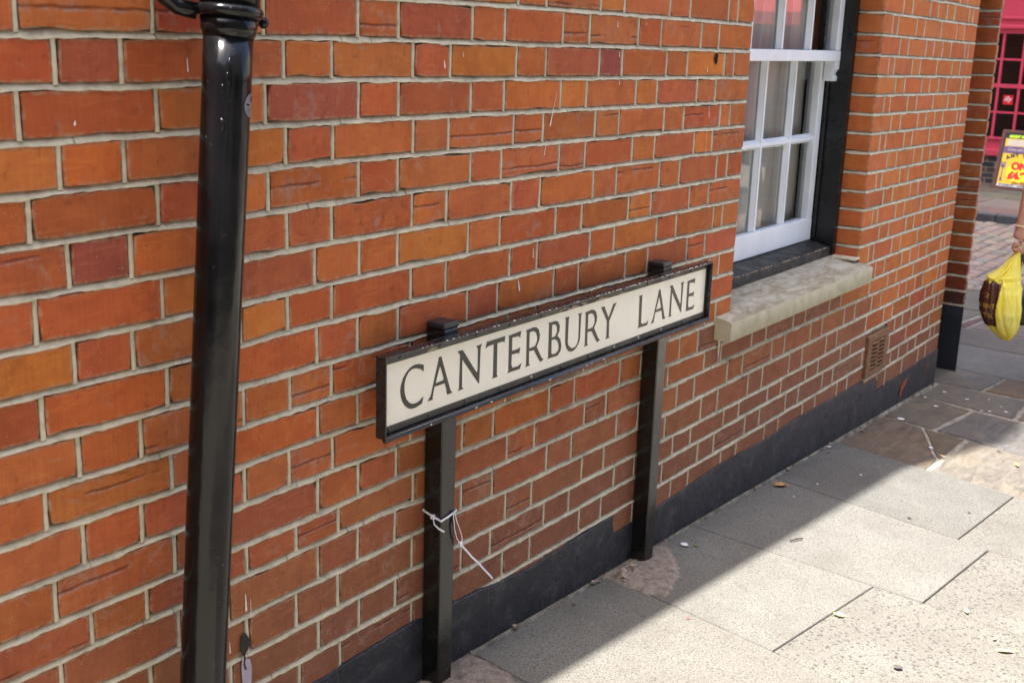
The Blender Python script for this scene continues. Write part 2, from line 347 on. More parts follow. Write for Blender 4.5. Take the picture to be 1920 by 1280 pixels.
def mortar_material():
    m = Mat('mortar', 0.92, 0.15)
    v = m.co()
    f = m.noise(v, 35, 6, 0.65)
    c = m.ramp(f, [(0.28, (0.36, 0.32, 0.23)), (0.5, (0.53, 0.475, 0.35)), (0.75, (0.62, 0.565, 0.43))])
    d = m.noise(v, 7, 4, 0.6)
    c = m.mix(m.ramp(d, [(0.52, 0.0), (0.75, 0.55)]), c, (0.2, 0.185, 0.15))
    ck = m.noise(m.co('Object', (70, 1, 6)), 1.0, 2, 0.5)
    c = m.mix(m.ramp(ck, [(0.30, 0.6), (0.335, 0.0)]), c, (0.12, 0.105, 0.085))
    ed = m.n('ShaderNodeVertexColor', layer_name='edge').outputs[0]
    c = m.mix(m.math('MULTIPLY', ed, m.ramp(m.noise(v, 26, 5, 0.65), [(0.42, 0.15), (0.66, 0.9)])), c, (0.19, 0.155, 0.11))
    m.color(c)
    m.bump(m.noise(v, 260, 4, 0.7), 0.6, 0.003)
    return m.m

def painted_metal(name, c=(0.005, 0.005, 0.0055), rough=0.16, chips=True, bump=0.15, spec=0.5):
    m = Mat(name, rough, spec)
    v = m.co()
    col = m.ramp(m.noise(v, 9, 5, 0.6), [(0.35, c), (0.7, tuple(x * 1.9 + 0.002 for x in c))])
    if chips:
        ch = m.math('MULTIPLY', m.ramp(m.noise(v, 120, 5, 0.75), [(0.665, 0.0), (0.69, 1.0)]), m.ramp(m.noise(v, 6, 2), [(0.45, 0.0), (0.6, 1.0)]))
        col = m.mix(ch, col, (0.3, 0.3, 0.31))
    m.color(col)
    m.rough(m.ramp(m.noise(v, 18, 4, 0.6), [(0.3, rough * 0.8), (0.75, min(1, rough * 2.1))]))
    m.bump(m.noise(m.co('Object', (1, 1, 0.35)), 55, 3, 0.5), bump, 0.002)
    return m.m

def concrete_material():
    m = Mat('concrete_slab', 0.88, 0.25)
    oi = m.n('ShaderNodeObjectInfo')
    v = m.co('Object', (1, 1, 1), 11.0)
    base = m.mix(1.0, oi.outputs['Color'], (0.70, 0.705, 0.68), 'MULTIPLY')
    big = m.noise(v, 3.2, 5, 0.62)
    c = m.mix(m.ramp(big, [(0.35, 0.45), (0.65, 0.0)]), base, m.mix(1.0, base, (0.66, 0.63, 0.6), 'MULTIPLY'))
    c = m.mix(m.ramp(m.noise(v, 1.6, 3, 0.5, 1.5), [(0.52, 0.0), (0.72, 0.35)]), c, m.mix(1.0, base, (1.3, 1.3, 1.28), 'MULTIPLY'))
    # exposed aggregate
    g = m.noise(v, 190, 3, 0.7)
    c = m.mix(m.ramp(g, [(0.38, 0.85), (0.5, 0.0)]), c, m.mix(1.0, base, (0.36, 0.33, 0.30), 'MULTIPLY'))
    c = m.mix(m.ramp(m.noise(v, 260, 2, 0.6), [(0.55, 0.0), (0.7, 0.6)]), c, m.mix(1.0, base, (1.6, 1.55, 1.45), 'MULTIPLY'))
    pit = m.vor(v, 62, 'F1')
    pm = m.math('MULTIPLY', m.ramp(pit, [(0.2, 1.0), (0.33, 0.0)]), m.ramp(m.noise(v, 30, 2), [(0.36, 0.0), (0.46, 1.0)]))
    pm = m.math('MULTIPLY', pm, m.ramp(oi.outputs['Alpha'], [(0.0, 0.0), (1.0, 0.9)]))
    c = m.mix(pm, c, (0.055, 0.05, 0.045))
    # dirt stains
    c = m.mix(m.ramp(m.noise(v, 12, 6, 0.7, 0.5), [(0.62, 0.0), (0.8, 0.6)]), c, (0.05, 0.047, 0.044))
    c = m.mix(m.ramp(m.noise(v, 2.3, 4, 0.6, 2.0), [(0.45, 0.0), (0.7, 0.35)]), c, m.mix(1.0, base, (0.62, 0.6, 0.58), 'MULTIPLY'))
    m.color(c)
    h = m.math('SUBTRACT', m.math('MULTIPLY', g, 0.7), m.math('MULTIPLY', pm, 0.8))
    m.bump(h, 0.7, 0.003)
    return m.m

def york_material():
    m = Mat('york_stone', 0.75, 0.3)
    oi = m.n('ShaderNodeObjectInfo')
    v = m.co('Object', (1, 1, 1), 23.0)
    base = m.mix(1.0, oi.outputs['Color'], (0.78, 0.755, 0.71), 'MULTIPLY')
    vs = m.co('Object', (1.3, 5.5, 1), 23.0)
    s1 = m.noise(vs, 5.0, 6, 0.62, 1.1)
    c = m.mix(m.ramp(s1, [(0.38, 0.75), (0.62, 0.0)]), base, m.mix(1.0, base, (0.5, 0.49, 0.52), 'MULTIPLY'))
    c = m.mix(m.ramp(m.noise(v, 6.0, 5, 0.6, 0.8), [(0.5, 0.0), (0.72, 0.6)]), c, m.mix(1.0, base, (1.35, 1.2, 1.0), 'MULTIPLY'))
    c = m.mix(m.ramp(m.noise(v, 90, 5, 0.7), [(0.56, 0.0), (0.74, 0.55)]), c, (0.05, 0.045, 0.042))
    c = m.mix(m.ramp(m.noise(v, 130, 3, 0.7), [(0.62, 0.0), (0.76, 0.5)]), c, (0.36, 0.34, 0.31))
    m.color(c)
    m.rough(m.ramp(s1, [(0.3, 0.6), (0.7, 0.85)]))
    m.bump(m.math('ADD', s1, m.math('MULTIPLY', m.noise(v, 120, 5, 0.7), 0.5)), 0.6, 0.006)
    return m.m

M = {}
M['brick'] = brick_material('red_brick')
M['brick_mass'] = brick_material('red_brick_mass', True)
M['mortar'] = mortar_material()
M['black'] = painted_metal('black_paint')
M['blackpost'] = painted_metal('black_post_paint', (0.006, 0.0055, 0.005), 0.16)
M['blackpipe'] = painted_metal('black_pipe_paint', (0.0035, 0.0035, 0.004), 0.12, True, 0.45, 0.3)
M['blackwood'] = painted_metal('black_wood_paint', (0.004, 0.004, 0.004), 0.24, True, 0.3)
M['sillwood'] = painted_metal('black_sill_paint', (0.010, 0.0095, 0.0095), 0.42, True, 0.6)
M['concrete'] = concrete_material()
M['york'] = york_material()

def plinth_material():
    m = Mat('plinth_paint', 0.5, 0.4)
    v = m.co()
    c = m.ramp(m.noise(v, 8, 6, 0.65), [(0.3, (0.010, 0.011, 0.0155)), (0.7, (0.024, 0.0265, 0.036))])
    dust = m.ramp(m.noise(v, 16, 6, 0.7), [(0.52, 0.0), (0.76, 0.45)])
    scr = m.math('MULTIPLY', m.ramp(m.noise(m.co('Object', (30, 30, 14)), 1.0, 7, 0.78, 1.5), [(0.66, 0.0), (0.71, 0.8)]), m.ramp(m.noise(v, 2.2, 2), [(0.5, 0.0), (0.62, 1.0)]))
    c = m.mix(scr, c, (0.26, 0.26, 0.27))
    c = m.mix(dust, c, (0.13, 0.12, 0.11))
    c = m.mix(m.ramp(m.vor(v, 40), [(0.02, 0.8), (0.05, 0.0)]), c, (0.35, 0.34, 0.33))
    c = m.mix(m.ramp(m.noise(m.co('Object', (60, 1, 4)), 1.0, 3), [(0.62, 0.0), (0.75, 0.25)]), c, (0.16, 0.15, 0.14))
    m.color(c)
    m.bump(m.math('ADD', m.noise(v, 45, 5, 0.6), m.math('MULTIPLY', m.noise(v, 9, 4), 2.0)), 0.5, 0.006)
    return m.m
M['plinth'] = plinth_material()

def sill_material():
    m = Mat('sill_stone', 0.88, 0.25)
    v = m.co()
    c = m.ramp(m.noise(v, 20, 5, 0.6), [(0.3, (0.355, 0.32, 0.215)), (0.7, (0.48, 0.44, 0.31))])
    geo = m.n('ShaderNodeNewGeometry')
    sx = m.n('ShaderNodeSeparateXYZ'); m.link(geo.outputs['Normal'], sx.inputs[0])
    top = m.ramp(sx.outputs['Z'], [(0.4, 0.0), (0.8, 1.0)])
    # lichen and bird dirt sit on the weathered top
    wthr = m.mix(m.ramp(m.noise(m.co('Object', (2, 5, 1)), 5, 6, 0.65, 0.6), [(0.4, 0.0), (0.62, 1.0)]), (0.40, 0.37, 0.305), (0.215, 0.175, 0.115))
    c = m.mix(m.math('MULTIPLY', top, 0.85), c, wthr)
    c = m.mix(m.ramp(m.noise(v, 150, 4, 0.7), [(0.6, 0.0), (0.75, 0.5)]), c, (0.12, 0.1, 0.075))
    m.color(c)
    m.bump(m.noise(v, 110, 5, 0.7), 0.6, 0.004)
    return m.m
M['sill'] = sill_material()

def white_paint():
    m = Mat('white_window_paint', 0.38, 0.45)
    v = m.co()
    c = m.ramp(m.noise(v, 12, 5, 0.6), [(0.3, (0.70, 0.74, 0.785)), (0.7, (0.80, 0.84, 0.88))])
    ck = m.noise(m.co('Object', (4, 1, 90)), 1.0, 4, 0.65, 0.4)
    zz = m.n('ShaderNodeSeparateXYZ'); tc = m.n('ShaderNodeTexCoord'); m.link(tc.outputs['Object'], zz.inputs[0])
    low = m.ramp(m.math('ADD', zz.outputs['Z'], 1.0), [(0.0, 1.0), (0.23, 1.0), (0.33, 0.0)])
    c = m.mix(m.math('MULTIPLY', m.ramp(ck, [(0.27, 0.7), (0.33, 0.0)]), low), c, (0.3, 0.28, 0.26))
    m.color(c)
    m.bump(m.noise(v, 60, 4, 0.6), 0.15, 0.002)
    return m.m
M['white'] = white_paint()

def glass_material(name='window_glass', tint=(0.96, 0.97, 0.96), extra=0.0):
    m = Mat(name)
    m.t.nodes.remove(m.b)
    tr = m.n('ShaderNodeBsdfTransparent'); tr.inputs[0].default_value = (*tint, 1)
    gl = m.n('ShaderNodeBsdfGlossy'); gl.inputs['Roughness'].default_value = 0.0
    fr = m.n('ShaderNodeFresnel'); fr.inputs['IOR'].default_value = 1.5
    bp = m.n('ShaderNodeBump'); bp.inputs['Strength'].default_value = 0.06; bp.inputs['Distance'].default_value = 0.004
    m.link(m.noise(m.co(), 6, 1), bp.inputs['Height'])
    m.link(bp.outputs[0], gl.inputs['Normal'])
    k = m.math('ADD', m.math('MULTIPLY', fr.outputs[0], 1.0), extra)
    mx = m.n('ShaderNodeMixShader')
    m.link(k, mx.inputs[0]); m.link(tr.outputs[0], mx.inputs[1]); m.link(gl.outputs[0], mx.inputs[2])
    m.link(mx.outputs[0], m.out.inputs[0])
    return m.m
M['glass'] = glass_material()

def curtain_material():
    m = Mat('curtain_cloth', 0.9, 0.1)
    v = m.co()
    m.color(m.ramp(m.noise(m.co('Object', (60, 60, 2)), 1.0, 3), [(0.3, (0.72, 0.69, 0.63)), (0.7, (0.85, 0.83, 0.79))]))
    return m.m
M['curtain'] = curtain_material()
M['dark'] = plain('dark_room', (0.03, 0.028, 0.026), 0.9, 0.1)

# ------------------------------------------------------------------ ground
gr = MB()
xs = [-120, -6, -3, 0, 3, 5, 8, 9.9, 16, 140]
for a, b in zip(xs, xs[1:]):
    gr.add([(a, -120, gz(a) - .06), (b, -120, gz(b) - .06), (b, 120, gz(b) - .06), (a, 120, gz(a) - .06)], [(0, 1, 2, 3)])
tag(gr.build('ground', plain('far_ground', (0.16, 0.15, 0.14), 0.9, 0.2)), kind='structure')

# ------------------------------------------------------------------ brick house
house = thing('brick_house', 'red brick house with white sash window and black painted foot along the lane', 'house', (0, 0, -1.6))

def joint_z(k, x):
    z = -0.075 * k
    t = JOINT_DZ.get(k)
    if t is None:
        t = JOINT_DZ[-1] if k < -1 else [(0, 0.0)]
    if x <= t[0][0]: d = t[0][1] * max(0.0, 1 - (t[0][0] - x) / 2.0)
    elif x >= t[-1][0]: d = t[-1][1]
    else:
        for (xa, da), (xb, db) in zip(t, t[1:]):
            if xa <= x <= xb:
                d = da + (db - da) * (x - xa) / (xb - xa) if xb > xa else da
                break
    return z + d

P_, H_ = 0.34645, 0.11505
def splits(k):
    """x positions of the upright joints of one course (Flemish bond), from left to right"""
    even = k % 2 == 0
    r = [0.0]
    if even:
        x = -0.217
        for n in range(5):
            r += [x - n * P_, x - n * P_ - H_]
        r = [v for v in r if v > -1.73]
        if k >= 6: r += [-1.835, -2.065, -2.181]
        else: r += [-1.949, -2.065, -2.181]
        x = -2.181
        while x > -3.6: r += [x - 0.235, x - 0.35]; x -= 0.35
    else:
        o = 0.013 if k >= 12 else 0.0
        r += [-0.108 + o, -0.173 + o]
        for n in range(5):
            r += [-0.173 + o - n * P_ - (P_ - H_), -0.173 + o - (n + 1) * P_]
        r = [v for v in r if v > -1.95] + [-2.02, -2.241]
        x = -2.241
        while x > -3.6: r += [x - 0.114, x - 0.349]; x -= 0.349
    seg2 = [1.366, 1.476, 1.703, 1.812, 1.935, 2.051, 2.276, 2.335] if even else [1.258, 1.321, 1.543, 1.655, 1.883, 2.11, 2.225]
    runs = []
    if k < 12:
        runs.append(sorted(set(round(v, 4) for v in r)))
        runs.append([1.15] + seg2 + [2.43])
    else:
        if even:
            r = [v for v in r if v < -0.01]
            x = 0.0145
            while x < 1.1: r += [x, x + H_]; x += P_
            r = [v for v in r if v < 1.18] + seg2
        else:
            r = [v for v in r if v < -0.12]
            x = -0.158
            while x < 1.15: r += [x, x + H_]; x += P_
            r = [v for v in r if v < 1.24] + [v for v in seg2 if v > 1.3]
        runs.append(sorted(set(round(v, 4) for v in r)) + [2.43])
    j = random.Random(k * 13 + 5)
    out = []
    for run in runs:
        out.append([run[0]] + [v + j.uniform(-.004, .004) for v in run[1:-1]] + [run[-1]])
    return out

TINTS = [((170, 84, 45), 7), ((165, 79, 43), 4), ((176, 90, 45), 4), ((161, 78, 44), 2), ((181, 95, 46), 1), ((155, 73, 46), 1), ((172, 85, 49), 4)]
SPECIAL = {(1, -0.81): (138, 62, 54), (2, -0.62): (186, 98, 44), (1, -0.34): (190, 100, 44), (4, -0.27): (190, 98, 42), (2, -1.1): (182, 92, 44),
           (7, -1.76): (178, 90, 40), (9, -1.2): (180, 92, 46), (6, -0.62): (186, 96, 40), (5, -2.3): (146, 68, 54), (2, -1.83): (152, 72, 54),
           (10, -1.85): (176, 90, 46), (0, -1.78): (158, 74, 46), (0, -2.1): (160, 62, 44), (3, -2.3): (184, 88, 42), (1, -2.3): (154, 72, 48), (8, -2.28): (176, 84, 42)}
def tint(k, x, r):
    for (kk, xx), c in SPECIAL.items():
        if kk == k and abs(x - xx) < 0.058: break
    else:
        tot = sum(w for _, w in TINTS); u = r.random() * tot
        for c, w in TINTS:
            u -= w
            if u <= 0: break
        c = [v + r.uniform(-5, 5) for v in c]
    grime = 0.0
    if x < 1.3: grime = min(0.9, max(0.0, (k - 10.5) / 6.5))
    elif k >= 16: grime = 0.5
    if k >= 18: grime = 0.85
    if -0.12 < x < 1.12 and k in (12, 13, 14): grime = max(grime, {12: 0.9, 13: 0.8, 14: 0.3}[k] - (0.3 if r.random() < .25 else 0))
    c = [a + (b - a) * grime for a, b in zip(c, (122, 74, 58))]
    if x > 1.14 and k < 14: c = [a + (b - a) * 0.35 for a, b in zip(c, (182, 98, 52))]
    l = lin(c)
    return (l[0] * 1.05, l[1] * 1.24, l[2] * 1.2, 1.0)

def brick_verts(L, h, r):
    """front outline with worn and chipped arrises, an inner ring, shallow body behind"""
    hx, hz = L / 2, h / 2
    nl = 4 if L > 0.15 else 2
    pts = []
    cs = [(-hx, -hz), (hx, -hz), (hx, hz), (-hx, hz)]
    ns = [(0, 1), (-1, 0), (0, -1), (1, 0)]
    for i in range(4):
        p, q = cs[i], cs[(i + 1) % 4]
        a = r.uniform(0.001, 0.005) if r.random() < .8 else r.uniform(.005, .009)
        pts.append((p[0] - math.copysign(a * r.uniform(.5, 1), p[0]), p[1] - math.copysign(a * r.uniform(.3, .8), p[1])))
        n = nl if i in (0, 2) else 1
        for j in range(n):
            t = (j + 0.2 + 0.6 * r.random()) / n
            t = .06 + .88 * t
            d = r.uniform(-.0003, 0.0018)
            if r.random() < 0.16: d += r.uniform(0.001, 0.005)
            pts.append((p[0] + (q[0] - p[0]) * t + ns[i][0] * d, p[1] + (q[1] - p[1]) * t + ns[i][1] * d))
    n = len(pts)
    inn = []
    for x, z in pts:
        k = .0075
        inn.append((max(-hx + k, min(hx - k, x)), max(-hz + k, min(hz - k, z))))
    v = [(x, 0.0009, z) for x, z in pts] + [(x, 0.0, z) for x, z in inn] + [(x, 0.03, z) for x, z in pts]
    f = [tuple(range(n, 2 * n))] + [(i, (i + 1) % n, n + (i + 1) % n, n + i) for i in range(n)] + [(i, 2 * n + i, 2 * n + (i + 1) % n, (i + 1) % n) for i in range(n)]
    e = [1.0] * n + [0.0] * n + [1.0] * n
    return v, f, e
def set_edge(me, e):
    at = me.color_attributes.new('edge', 'FLOAT_COLOR', 'POINT')
    for i, x in enumerate(e): at.data[i].color = (x, x, x, 1)

POOL = {}
for nm, L, cnt in (('stretcher', 0.221, 18), ('header', 0.106, 16), ('closer', 0.054, 6)):
    POOL[nm] = []
    for i in range(cnt):
        r = random.Random(100 + i)
        v, f, e = brick_verts(L, 0.0655, r)
        b = MB(); b.add(v, f); b.e = e
        me = b.mesh('brick', M['brick']); set_edge(me, e)
        POOL[nm].append((L, b, me))

PL_TOP = [(-4.0, -1.30), (-1.85, -1.338), (-1.55, -1.328), (-1.40, -1.338), (-1.09, -1.364), (-0.683, -1.354), (-0.668, -1.414), (-0.408, -1.413), (0.0, -1.396), (0.4, -1.406),
          (0.686, -1.396), (1.36, -1.41), (1.375, -1.435), (1.53, -1.436), (1.54, -1.503), (1.60, -1.497), (2.0, -1.486), (2.43, -1.478)]
def plinth_z(x):
    for (xa, za), (xb, zb) in zip(PL_TOP, PL_TOP[1:]):
        if xa <= x <= xb: return za + (zb - za) * (x - xa) / (xb - xa)
    return -1.4
VENT = (1.352, 1.602, -1.402, -1.222)

bricks = []
for k in range(-5, 20):
    for run in splits(k):
        for a, b in zip(run, run[1:]):
            if b - a < 0.03: continue
            xc = (a + b) / 2
            zt = joint_z(k, xc) - .0045; zb = joint_z(k + 1, xc) + .0045
            if zt < plinth_z(xc) - 0.005 and zt < max(plinth_z(a + .01), plinth_z(b - .01)) - .005: continue
            spans = [(a, b)]
            if zb < VENT[3] and zt > VENT[2]:
                spans = []
                if a < VENT[0]: spans.append((a, min(b, VENT[0])))
                if b > VENT[1]: spans.append((max(a, VENT[1]), b))
            for (p, q) in spans:
                if q - p > 0.02: bricks.append(('front', k, p, q))
for k in range(-5, 12): bricks.append(('reveal', k, 0.0, 0.104))

def cam_px(p):
    d = Matrix(CAM_R).transposed() @ (Vector(p) - Vector(CAM_LOC))
    if d.z > -0.05: return None
    return (960 + CAM_F * d.x / -d.z, 640 - CAM_F * d.y / -d.z)
def area_px(b):
    kind, k, a, c = b
    pts = []
    for t in (a, c):
        for kk in (k, k + 1):
            p = (t, 0, joint_z(kk, t)) if kind == 'front' else (1.15, t, joint_z(kk, 1.15))
            pts.append(cam_px(p))
    if any(p is None for p in pts): return 0.0
    x0, x1 = max(0, min(p[0] for p in pts)), min(1920, max(p[0] for p in pts))
    y0, y1 = max(0, min(p[1] for p in pts)), min(1280, max(p[1] for p in pts))
    return max(0, x1 - x0) * max(0, y1 - y0)
bricks.sort(key=area_px, reverse=True)
N_SINGLE = 296
mass = MB(); mass_tint = []; mass_edge = []
for i, (kind, k, a, c) in enumerate(bricks):
    r = random.Random(int(k * 1009 + a * 7001))
    L = c - a - (0.0078 if kind == 'front' else 0.0)
    x0 = 0.0
    if kind == 'front':
        if abs(a - 1.15) < 1e-6 or abs(a) < 1e-6 and k < 12: L += 0.003; x0 = -0.002
        if abs(c) < 1e-6 and k < 12 or abs(c - 2.43) < 1e-6: L += 0.003; x0 = 0.002
    xc = (a + c) / 2 + x0
    xm = xc if kind == 'front' else 1.15
    e = max(0.02, (c - a) * 0.5)
    zt = joint_z(k, xm) - .0047; zb = joint_z(k + 1, xm) + .0047
    typ = 'stretcher' if L > 0.15 else 'header' if L > 0.078 else 'closer'
    Lp, mbp, me = r.choice(POOL[typ])
    slope = ((joint_z(k, xm + e) - joint_z(k, xm - e)) + (joint_z(k + 1, xm + e) - joint_z(k + 1, xm - e))) / (4 * e) if kind == 'front' else 0.0
    rot = Euler((r.uniform(-.012, .012), -math.atan(slope) + r.uniform(-.003, .003), r.uniform(-.006, .006)))
    flip = r.random() < 0.5
    sc = (L / Lp, 1.0, (zt - zb) / 0.0655)
    if kind == 'front':
        loc = (xc, r.uniform(-.0012, .0008), (zt + zb) / 2)
    else:
        loc = (1.1485, xc + 0.0015, (zt + zb) / 2)
        rot.z -= math.pi / 2
    col = tint(k, xm, r)
    mat = Matrix.LocRotScale(Vector(loc), rot, Vector(sc))
    if i < N_SINGLE and area_px((kind, k, a, c)) > 60:
        ob = link('brick', me, house)
        ob.matrix_local = mat
        ob.location = loc; ob.rotation_euler = rot; ob.scale = sc
        ob.color = col
    else:
        mass.add([mat @ Vector(v) for v in mbp.v], mbp.f)
        mass_tint += [col] * len(mbp.f); mass_edge += mbp.e
def build_tinted(mb, tints, name, mat, parent, edge=None):
    me = bpy.data.meshes.new(name)
    me.from_pydata(mb.v, [], mb.f)
    me.materials.append(mat)
    at = me.color_attributes.new('tint', 'FLOAT_COLOR', 'CORNER')
    for p, c in zip(me.polygons, tints):
        for li in p.loop_indices: at.data[li].color = c
    if edge: set_edge(me, edge)
    return link(name, me, parent)
tag(build_tinted(mass, mass_tint, 'brick_field', M['brick_mass'], house, mass_edge), kind='stuff')

# mortar: a recessed backing, weather-struck beds and jagged uprights
mo = MB(); mo.e = []
def sheet(x0, x1, z0, z1, y=0.0105):
    mo.add([(x0, y, z0), (x1, y, z0), (x1, y, z1), (x0, y, z1)], [(0, 1, 2, 3)]); mo.e += [1.0] * 4
sheet(-3.65, 0.0, -1.75, 0.36); sheet(1.15, 2.43, -1.75, 0.36); sheet(0.0, 1.15, -1.75, -0.905)
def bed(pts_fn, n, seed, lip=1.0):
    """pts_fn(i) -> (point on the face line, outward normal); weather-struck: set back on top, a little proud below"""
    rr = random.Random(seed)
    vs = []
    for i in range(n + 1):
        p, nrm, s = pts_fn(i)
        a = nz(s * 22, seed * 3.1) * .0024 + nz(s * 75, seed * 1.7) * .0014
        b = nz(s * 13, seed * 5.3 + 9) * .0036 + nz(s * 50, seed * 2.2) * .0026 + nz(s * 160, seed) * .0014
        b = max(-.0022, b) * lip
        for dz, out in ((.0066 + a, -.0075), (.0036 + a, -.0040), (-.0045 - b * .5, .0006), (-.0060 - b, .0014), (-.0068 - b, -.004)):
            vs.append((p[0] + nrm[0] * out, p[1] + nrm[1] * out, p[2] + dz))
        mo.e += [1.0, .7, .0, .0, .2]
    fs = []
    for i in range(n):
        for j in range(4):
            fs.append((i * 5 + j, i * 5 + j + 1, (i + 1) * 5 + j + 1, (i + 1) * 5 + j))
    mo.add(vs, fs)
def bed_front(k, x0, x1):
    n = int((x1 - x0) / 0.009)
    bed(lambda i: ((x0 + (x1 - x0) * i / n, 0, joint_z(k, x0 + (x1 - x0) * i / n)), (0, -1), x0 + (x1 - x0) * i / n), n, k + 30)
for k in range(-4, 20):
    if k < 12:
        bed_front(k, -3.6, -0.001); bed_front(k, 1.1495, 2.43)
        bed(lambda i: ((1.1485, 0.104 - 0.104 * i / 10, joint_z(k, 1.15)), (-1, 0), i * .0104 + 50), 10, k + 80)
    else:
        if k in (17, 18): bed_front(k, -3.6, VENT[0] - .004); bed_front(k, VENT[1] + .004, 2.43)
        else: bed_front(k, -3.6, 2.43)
for k in range(-5, 20):
    for run in splits(k):
        for x in run[1:-1]:
            zt = joint_z(k, x) - .002; zb = joint_z(k + 1, x) + .002
            if zt < plinth_z(x) - .01 or (VENT[0] - .005 < x < VENT[1] + .005 and VENT[2] < zt < VENT[3] + .07): continue
            vs = []; n = 7; yp = .0002 + .0020 * min(1, max(0, (x + 1.2) / 2.2))
            for i in range(n + 1):
                z = zb + (zt - zb) * i / n
                wl = .0049 + nz(x * 40 + i * .8, k) * .0013; wr = .0049 + nz(x * 40 + i * .8 + 50, k) * .0013
                off = nz(x * 13, k + i * .25) * .0012
                vs += [(x - wl + off, .003, z), (x - wl * .72 + off, .0006 - yp, z), (x + wr * .72 + off, .0016 - yp, z), (x + wr + off, .0035, z)]
            mo.add(vs, [(i * 4 + j, i * 4 + j + 1, i * 4 + j + 5, i * 4 + j + 4) for i in range(n) for j in range(3)]); mo.e += [.8, .05, .05, .8] * (n + 1)
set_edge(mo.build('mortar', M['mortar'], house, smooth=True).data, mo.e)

# black painted foot of the wall
pl = MB()
xs_ = []
x = -4.0
while x < 2.43:
    xs_.append(x); x += 0.012
xs_ += [2.43]
xs_ += [p[0] for p in PL_TOP if -4 < p[0] < 2.43]
xs_ = sorted(set(xs_))
vs = []
for x in xs_:
    zt = plinth_z(x) + nz(x * 25, 3) * .003 + nz(x * 80, 8) * .0022
    o = nz(x * 4, 1) * .0012
    zb = gz(x) - .05
    rows = [(zt, .004), (zt - .0005, -.0032), (zt - .004, -.0045 + o)]
    for t in (.3, .6, 1.0):
        rows.append((zt + (zb - zt) * t, -.0048 + o + nz(x * 6, t * 4) * .0012))
    vs += [(x, y, z) for z, y in rows]
nr = 6
pl.add(vs, [(i * nr + j, i * nr + j + 1, (i + 1) * nr + j + 1, (i + 1) * nr + j) for i in range(len(xs_) - 1) for j in range(nr - 1)])
n = len(xs_)
pl.add([(2.43, -.0048, -1.478), (2.43, .3, -1.478), (2.43, .3, -1.72), (2.43, -.0048, -1.72)], [(0, 1, 2, 3)])
pl.build('painted_foot', M['plinth'], house)
# two chips of paint that show the orange brick
ch = MB()
for (x, z, w, h, t) in ((1.893, -1.567, .012, .040, .5), (1.928, -1.548, .010, .026, .55), (1.948, -1.541, .006, .016, .4), (2.27, -1.535, .008, .012, .2), (2.245, -1.553, .006, .008, .1)):
    pts = []
    r = random.Random(int(x * 1000))
    for i in range(9):
        a = 2 * math.pi * i / 9
        q = .75 + .4 * r.random()
        pts.append((x + w * math.cos(a) * q + h * math.sin(a) * q * t * .5, -.0082, z + h * math.sin(a) * q))
    ch.add(pts, [tuple(range(9))])
ch.build('paint_chip', plain('bare_brick', (0.42, 0.11, 0.03), 0.85, 0.2, 0.2, 80), house)

# unseen upper wall, stepped outline shaped to cast the lane shadow, walls and roof behind
up = MB()
prof = [(-6.0, .355), (3.1, .355), (3.1, 7.0), (1.5, 7.0), (1.5, 3.75), (-.24, 3.75), (-.24, 1.75), (-2.1, .73), (-2.5, .60), (-6.0, .60)]
up.xzprism(prof, 0.0, 2.0)
up.box(-6.0, -3.62, 0.0, 2.0, -2.0, .354)
up.box(-3.62, 2.425, 1.7, 2.0, -2.0, .354)
def upper_brick():
    m = Mat('upper_brick', 0.85, 0.2)
    v = m.n('ShaderNodeTexCoord').outputs['Object']
    mp = m.n('ShaderNodeMapping'); mp.inputs['Rotation'].default_value = (math.pi / 2, 0, 0)
    m.link(v, mp.inputs[0])
    b = m.n('ShaderNodeTexBrick')
    m.link(mp.outputs[0], b.inputs['Vector'])
    b.inputs['Scale'].default_value = 1.0
    b.inputs['Brick Width'].default_value = .23; b.inputs['Row Height'].default_value = .075; b.inputs['Mortar Size'].default_value = .005
    b.inputs['Color1'].default_value = (*lin((168, 79, 42)), 1); b.inputs['Color2'].default_value = (*lin((150, 68, 42)), 1); b.inputs['Mortar'].default_value = (.42, .37, .29, 1)
    m.color(b.outputs['Color'])
    return m.m
M['upper'] = upper_brick()
up.build('upper_wall', M['upper'], house)
# doorway recess between the house corner and the pier
dr = MB()
dr.box(2.425, 2.83, .30, .40, -1.8, .36)
dr.build('doorway_back', M['dark'], house)

# stone sill
sl = MB()
nx, ny = 90, 10
X0, X1, Y0, Y1 = -.105, 1.163, -.056, .10
def sill_p(u, v):
    x = X0 + (X1 - X0) * u; y = Y0 + (Y1 - Y0) * v
    zt = -.893 + (.032 * v)
    e = (nz(x * 30, 2.0) * .003 + nz(x * 90, 5.0) * .002) if v < .02 else 0
    return (x, y + max(0, e), zt + nz(x * 9, y * 14) * .0014)
top = [[sill_p(i / nx, j / ny) for j in range(ny + 1)] for i in range(nx + 1)]
vs = []; fs = []
for i in range(nx + 1):
    x = X0 + (X1 - X0) * i / nx
    zb = -.9555 + nz(x * 20, 7) * .0018
    y0 = top[i][0][1]
    col = [(x, .02, zb), (x, Y0 + .003, zb), (x, Y0 + nz(x * 35, 4) * .0012, zb + .004), (x, Y0 + nz(x * 35, 9) * .0012, -.92), (x, y0 - .001, top[i][0][2] - .004 - abs(nz(x * 50, 3)) * .003)]
    col += [(p[0], p[1] + (.003 if j == 0 else 0), p[2]) for j, p in enumerate(top[i])]
    vs += col
nc = 5 + ny + 1
for i in range(nx):
    for j in range(nc - 1):
        fs.append((i * nc + j, (i + 1) * nc + j, (i + 1) * nc + j + 1, i * nc + j + 1))
fs.append(tuple(range(nc))); fs.append(tuple(nx * nc + j for j in range(nc - 1, -1, -1)))
sl.add(vs, fs)
sl.build('window_sill', M['sill'], house, smooth=True).data.set_sharp_from_angle(angle=math.radians(50))
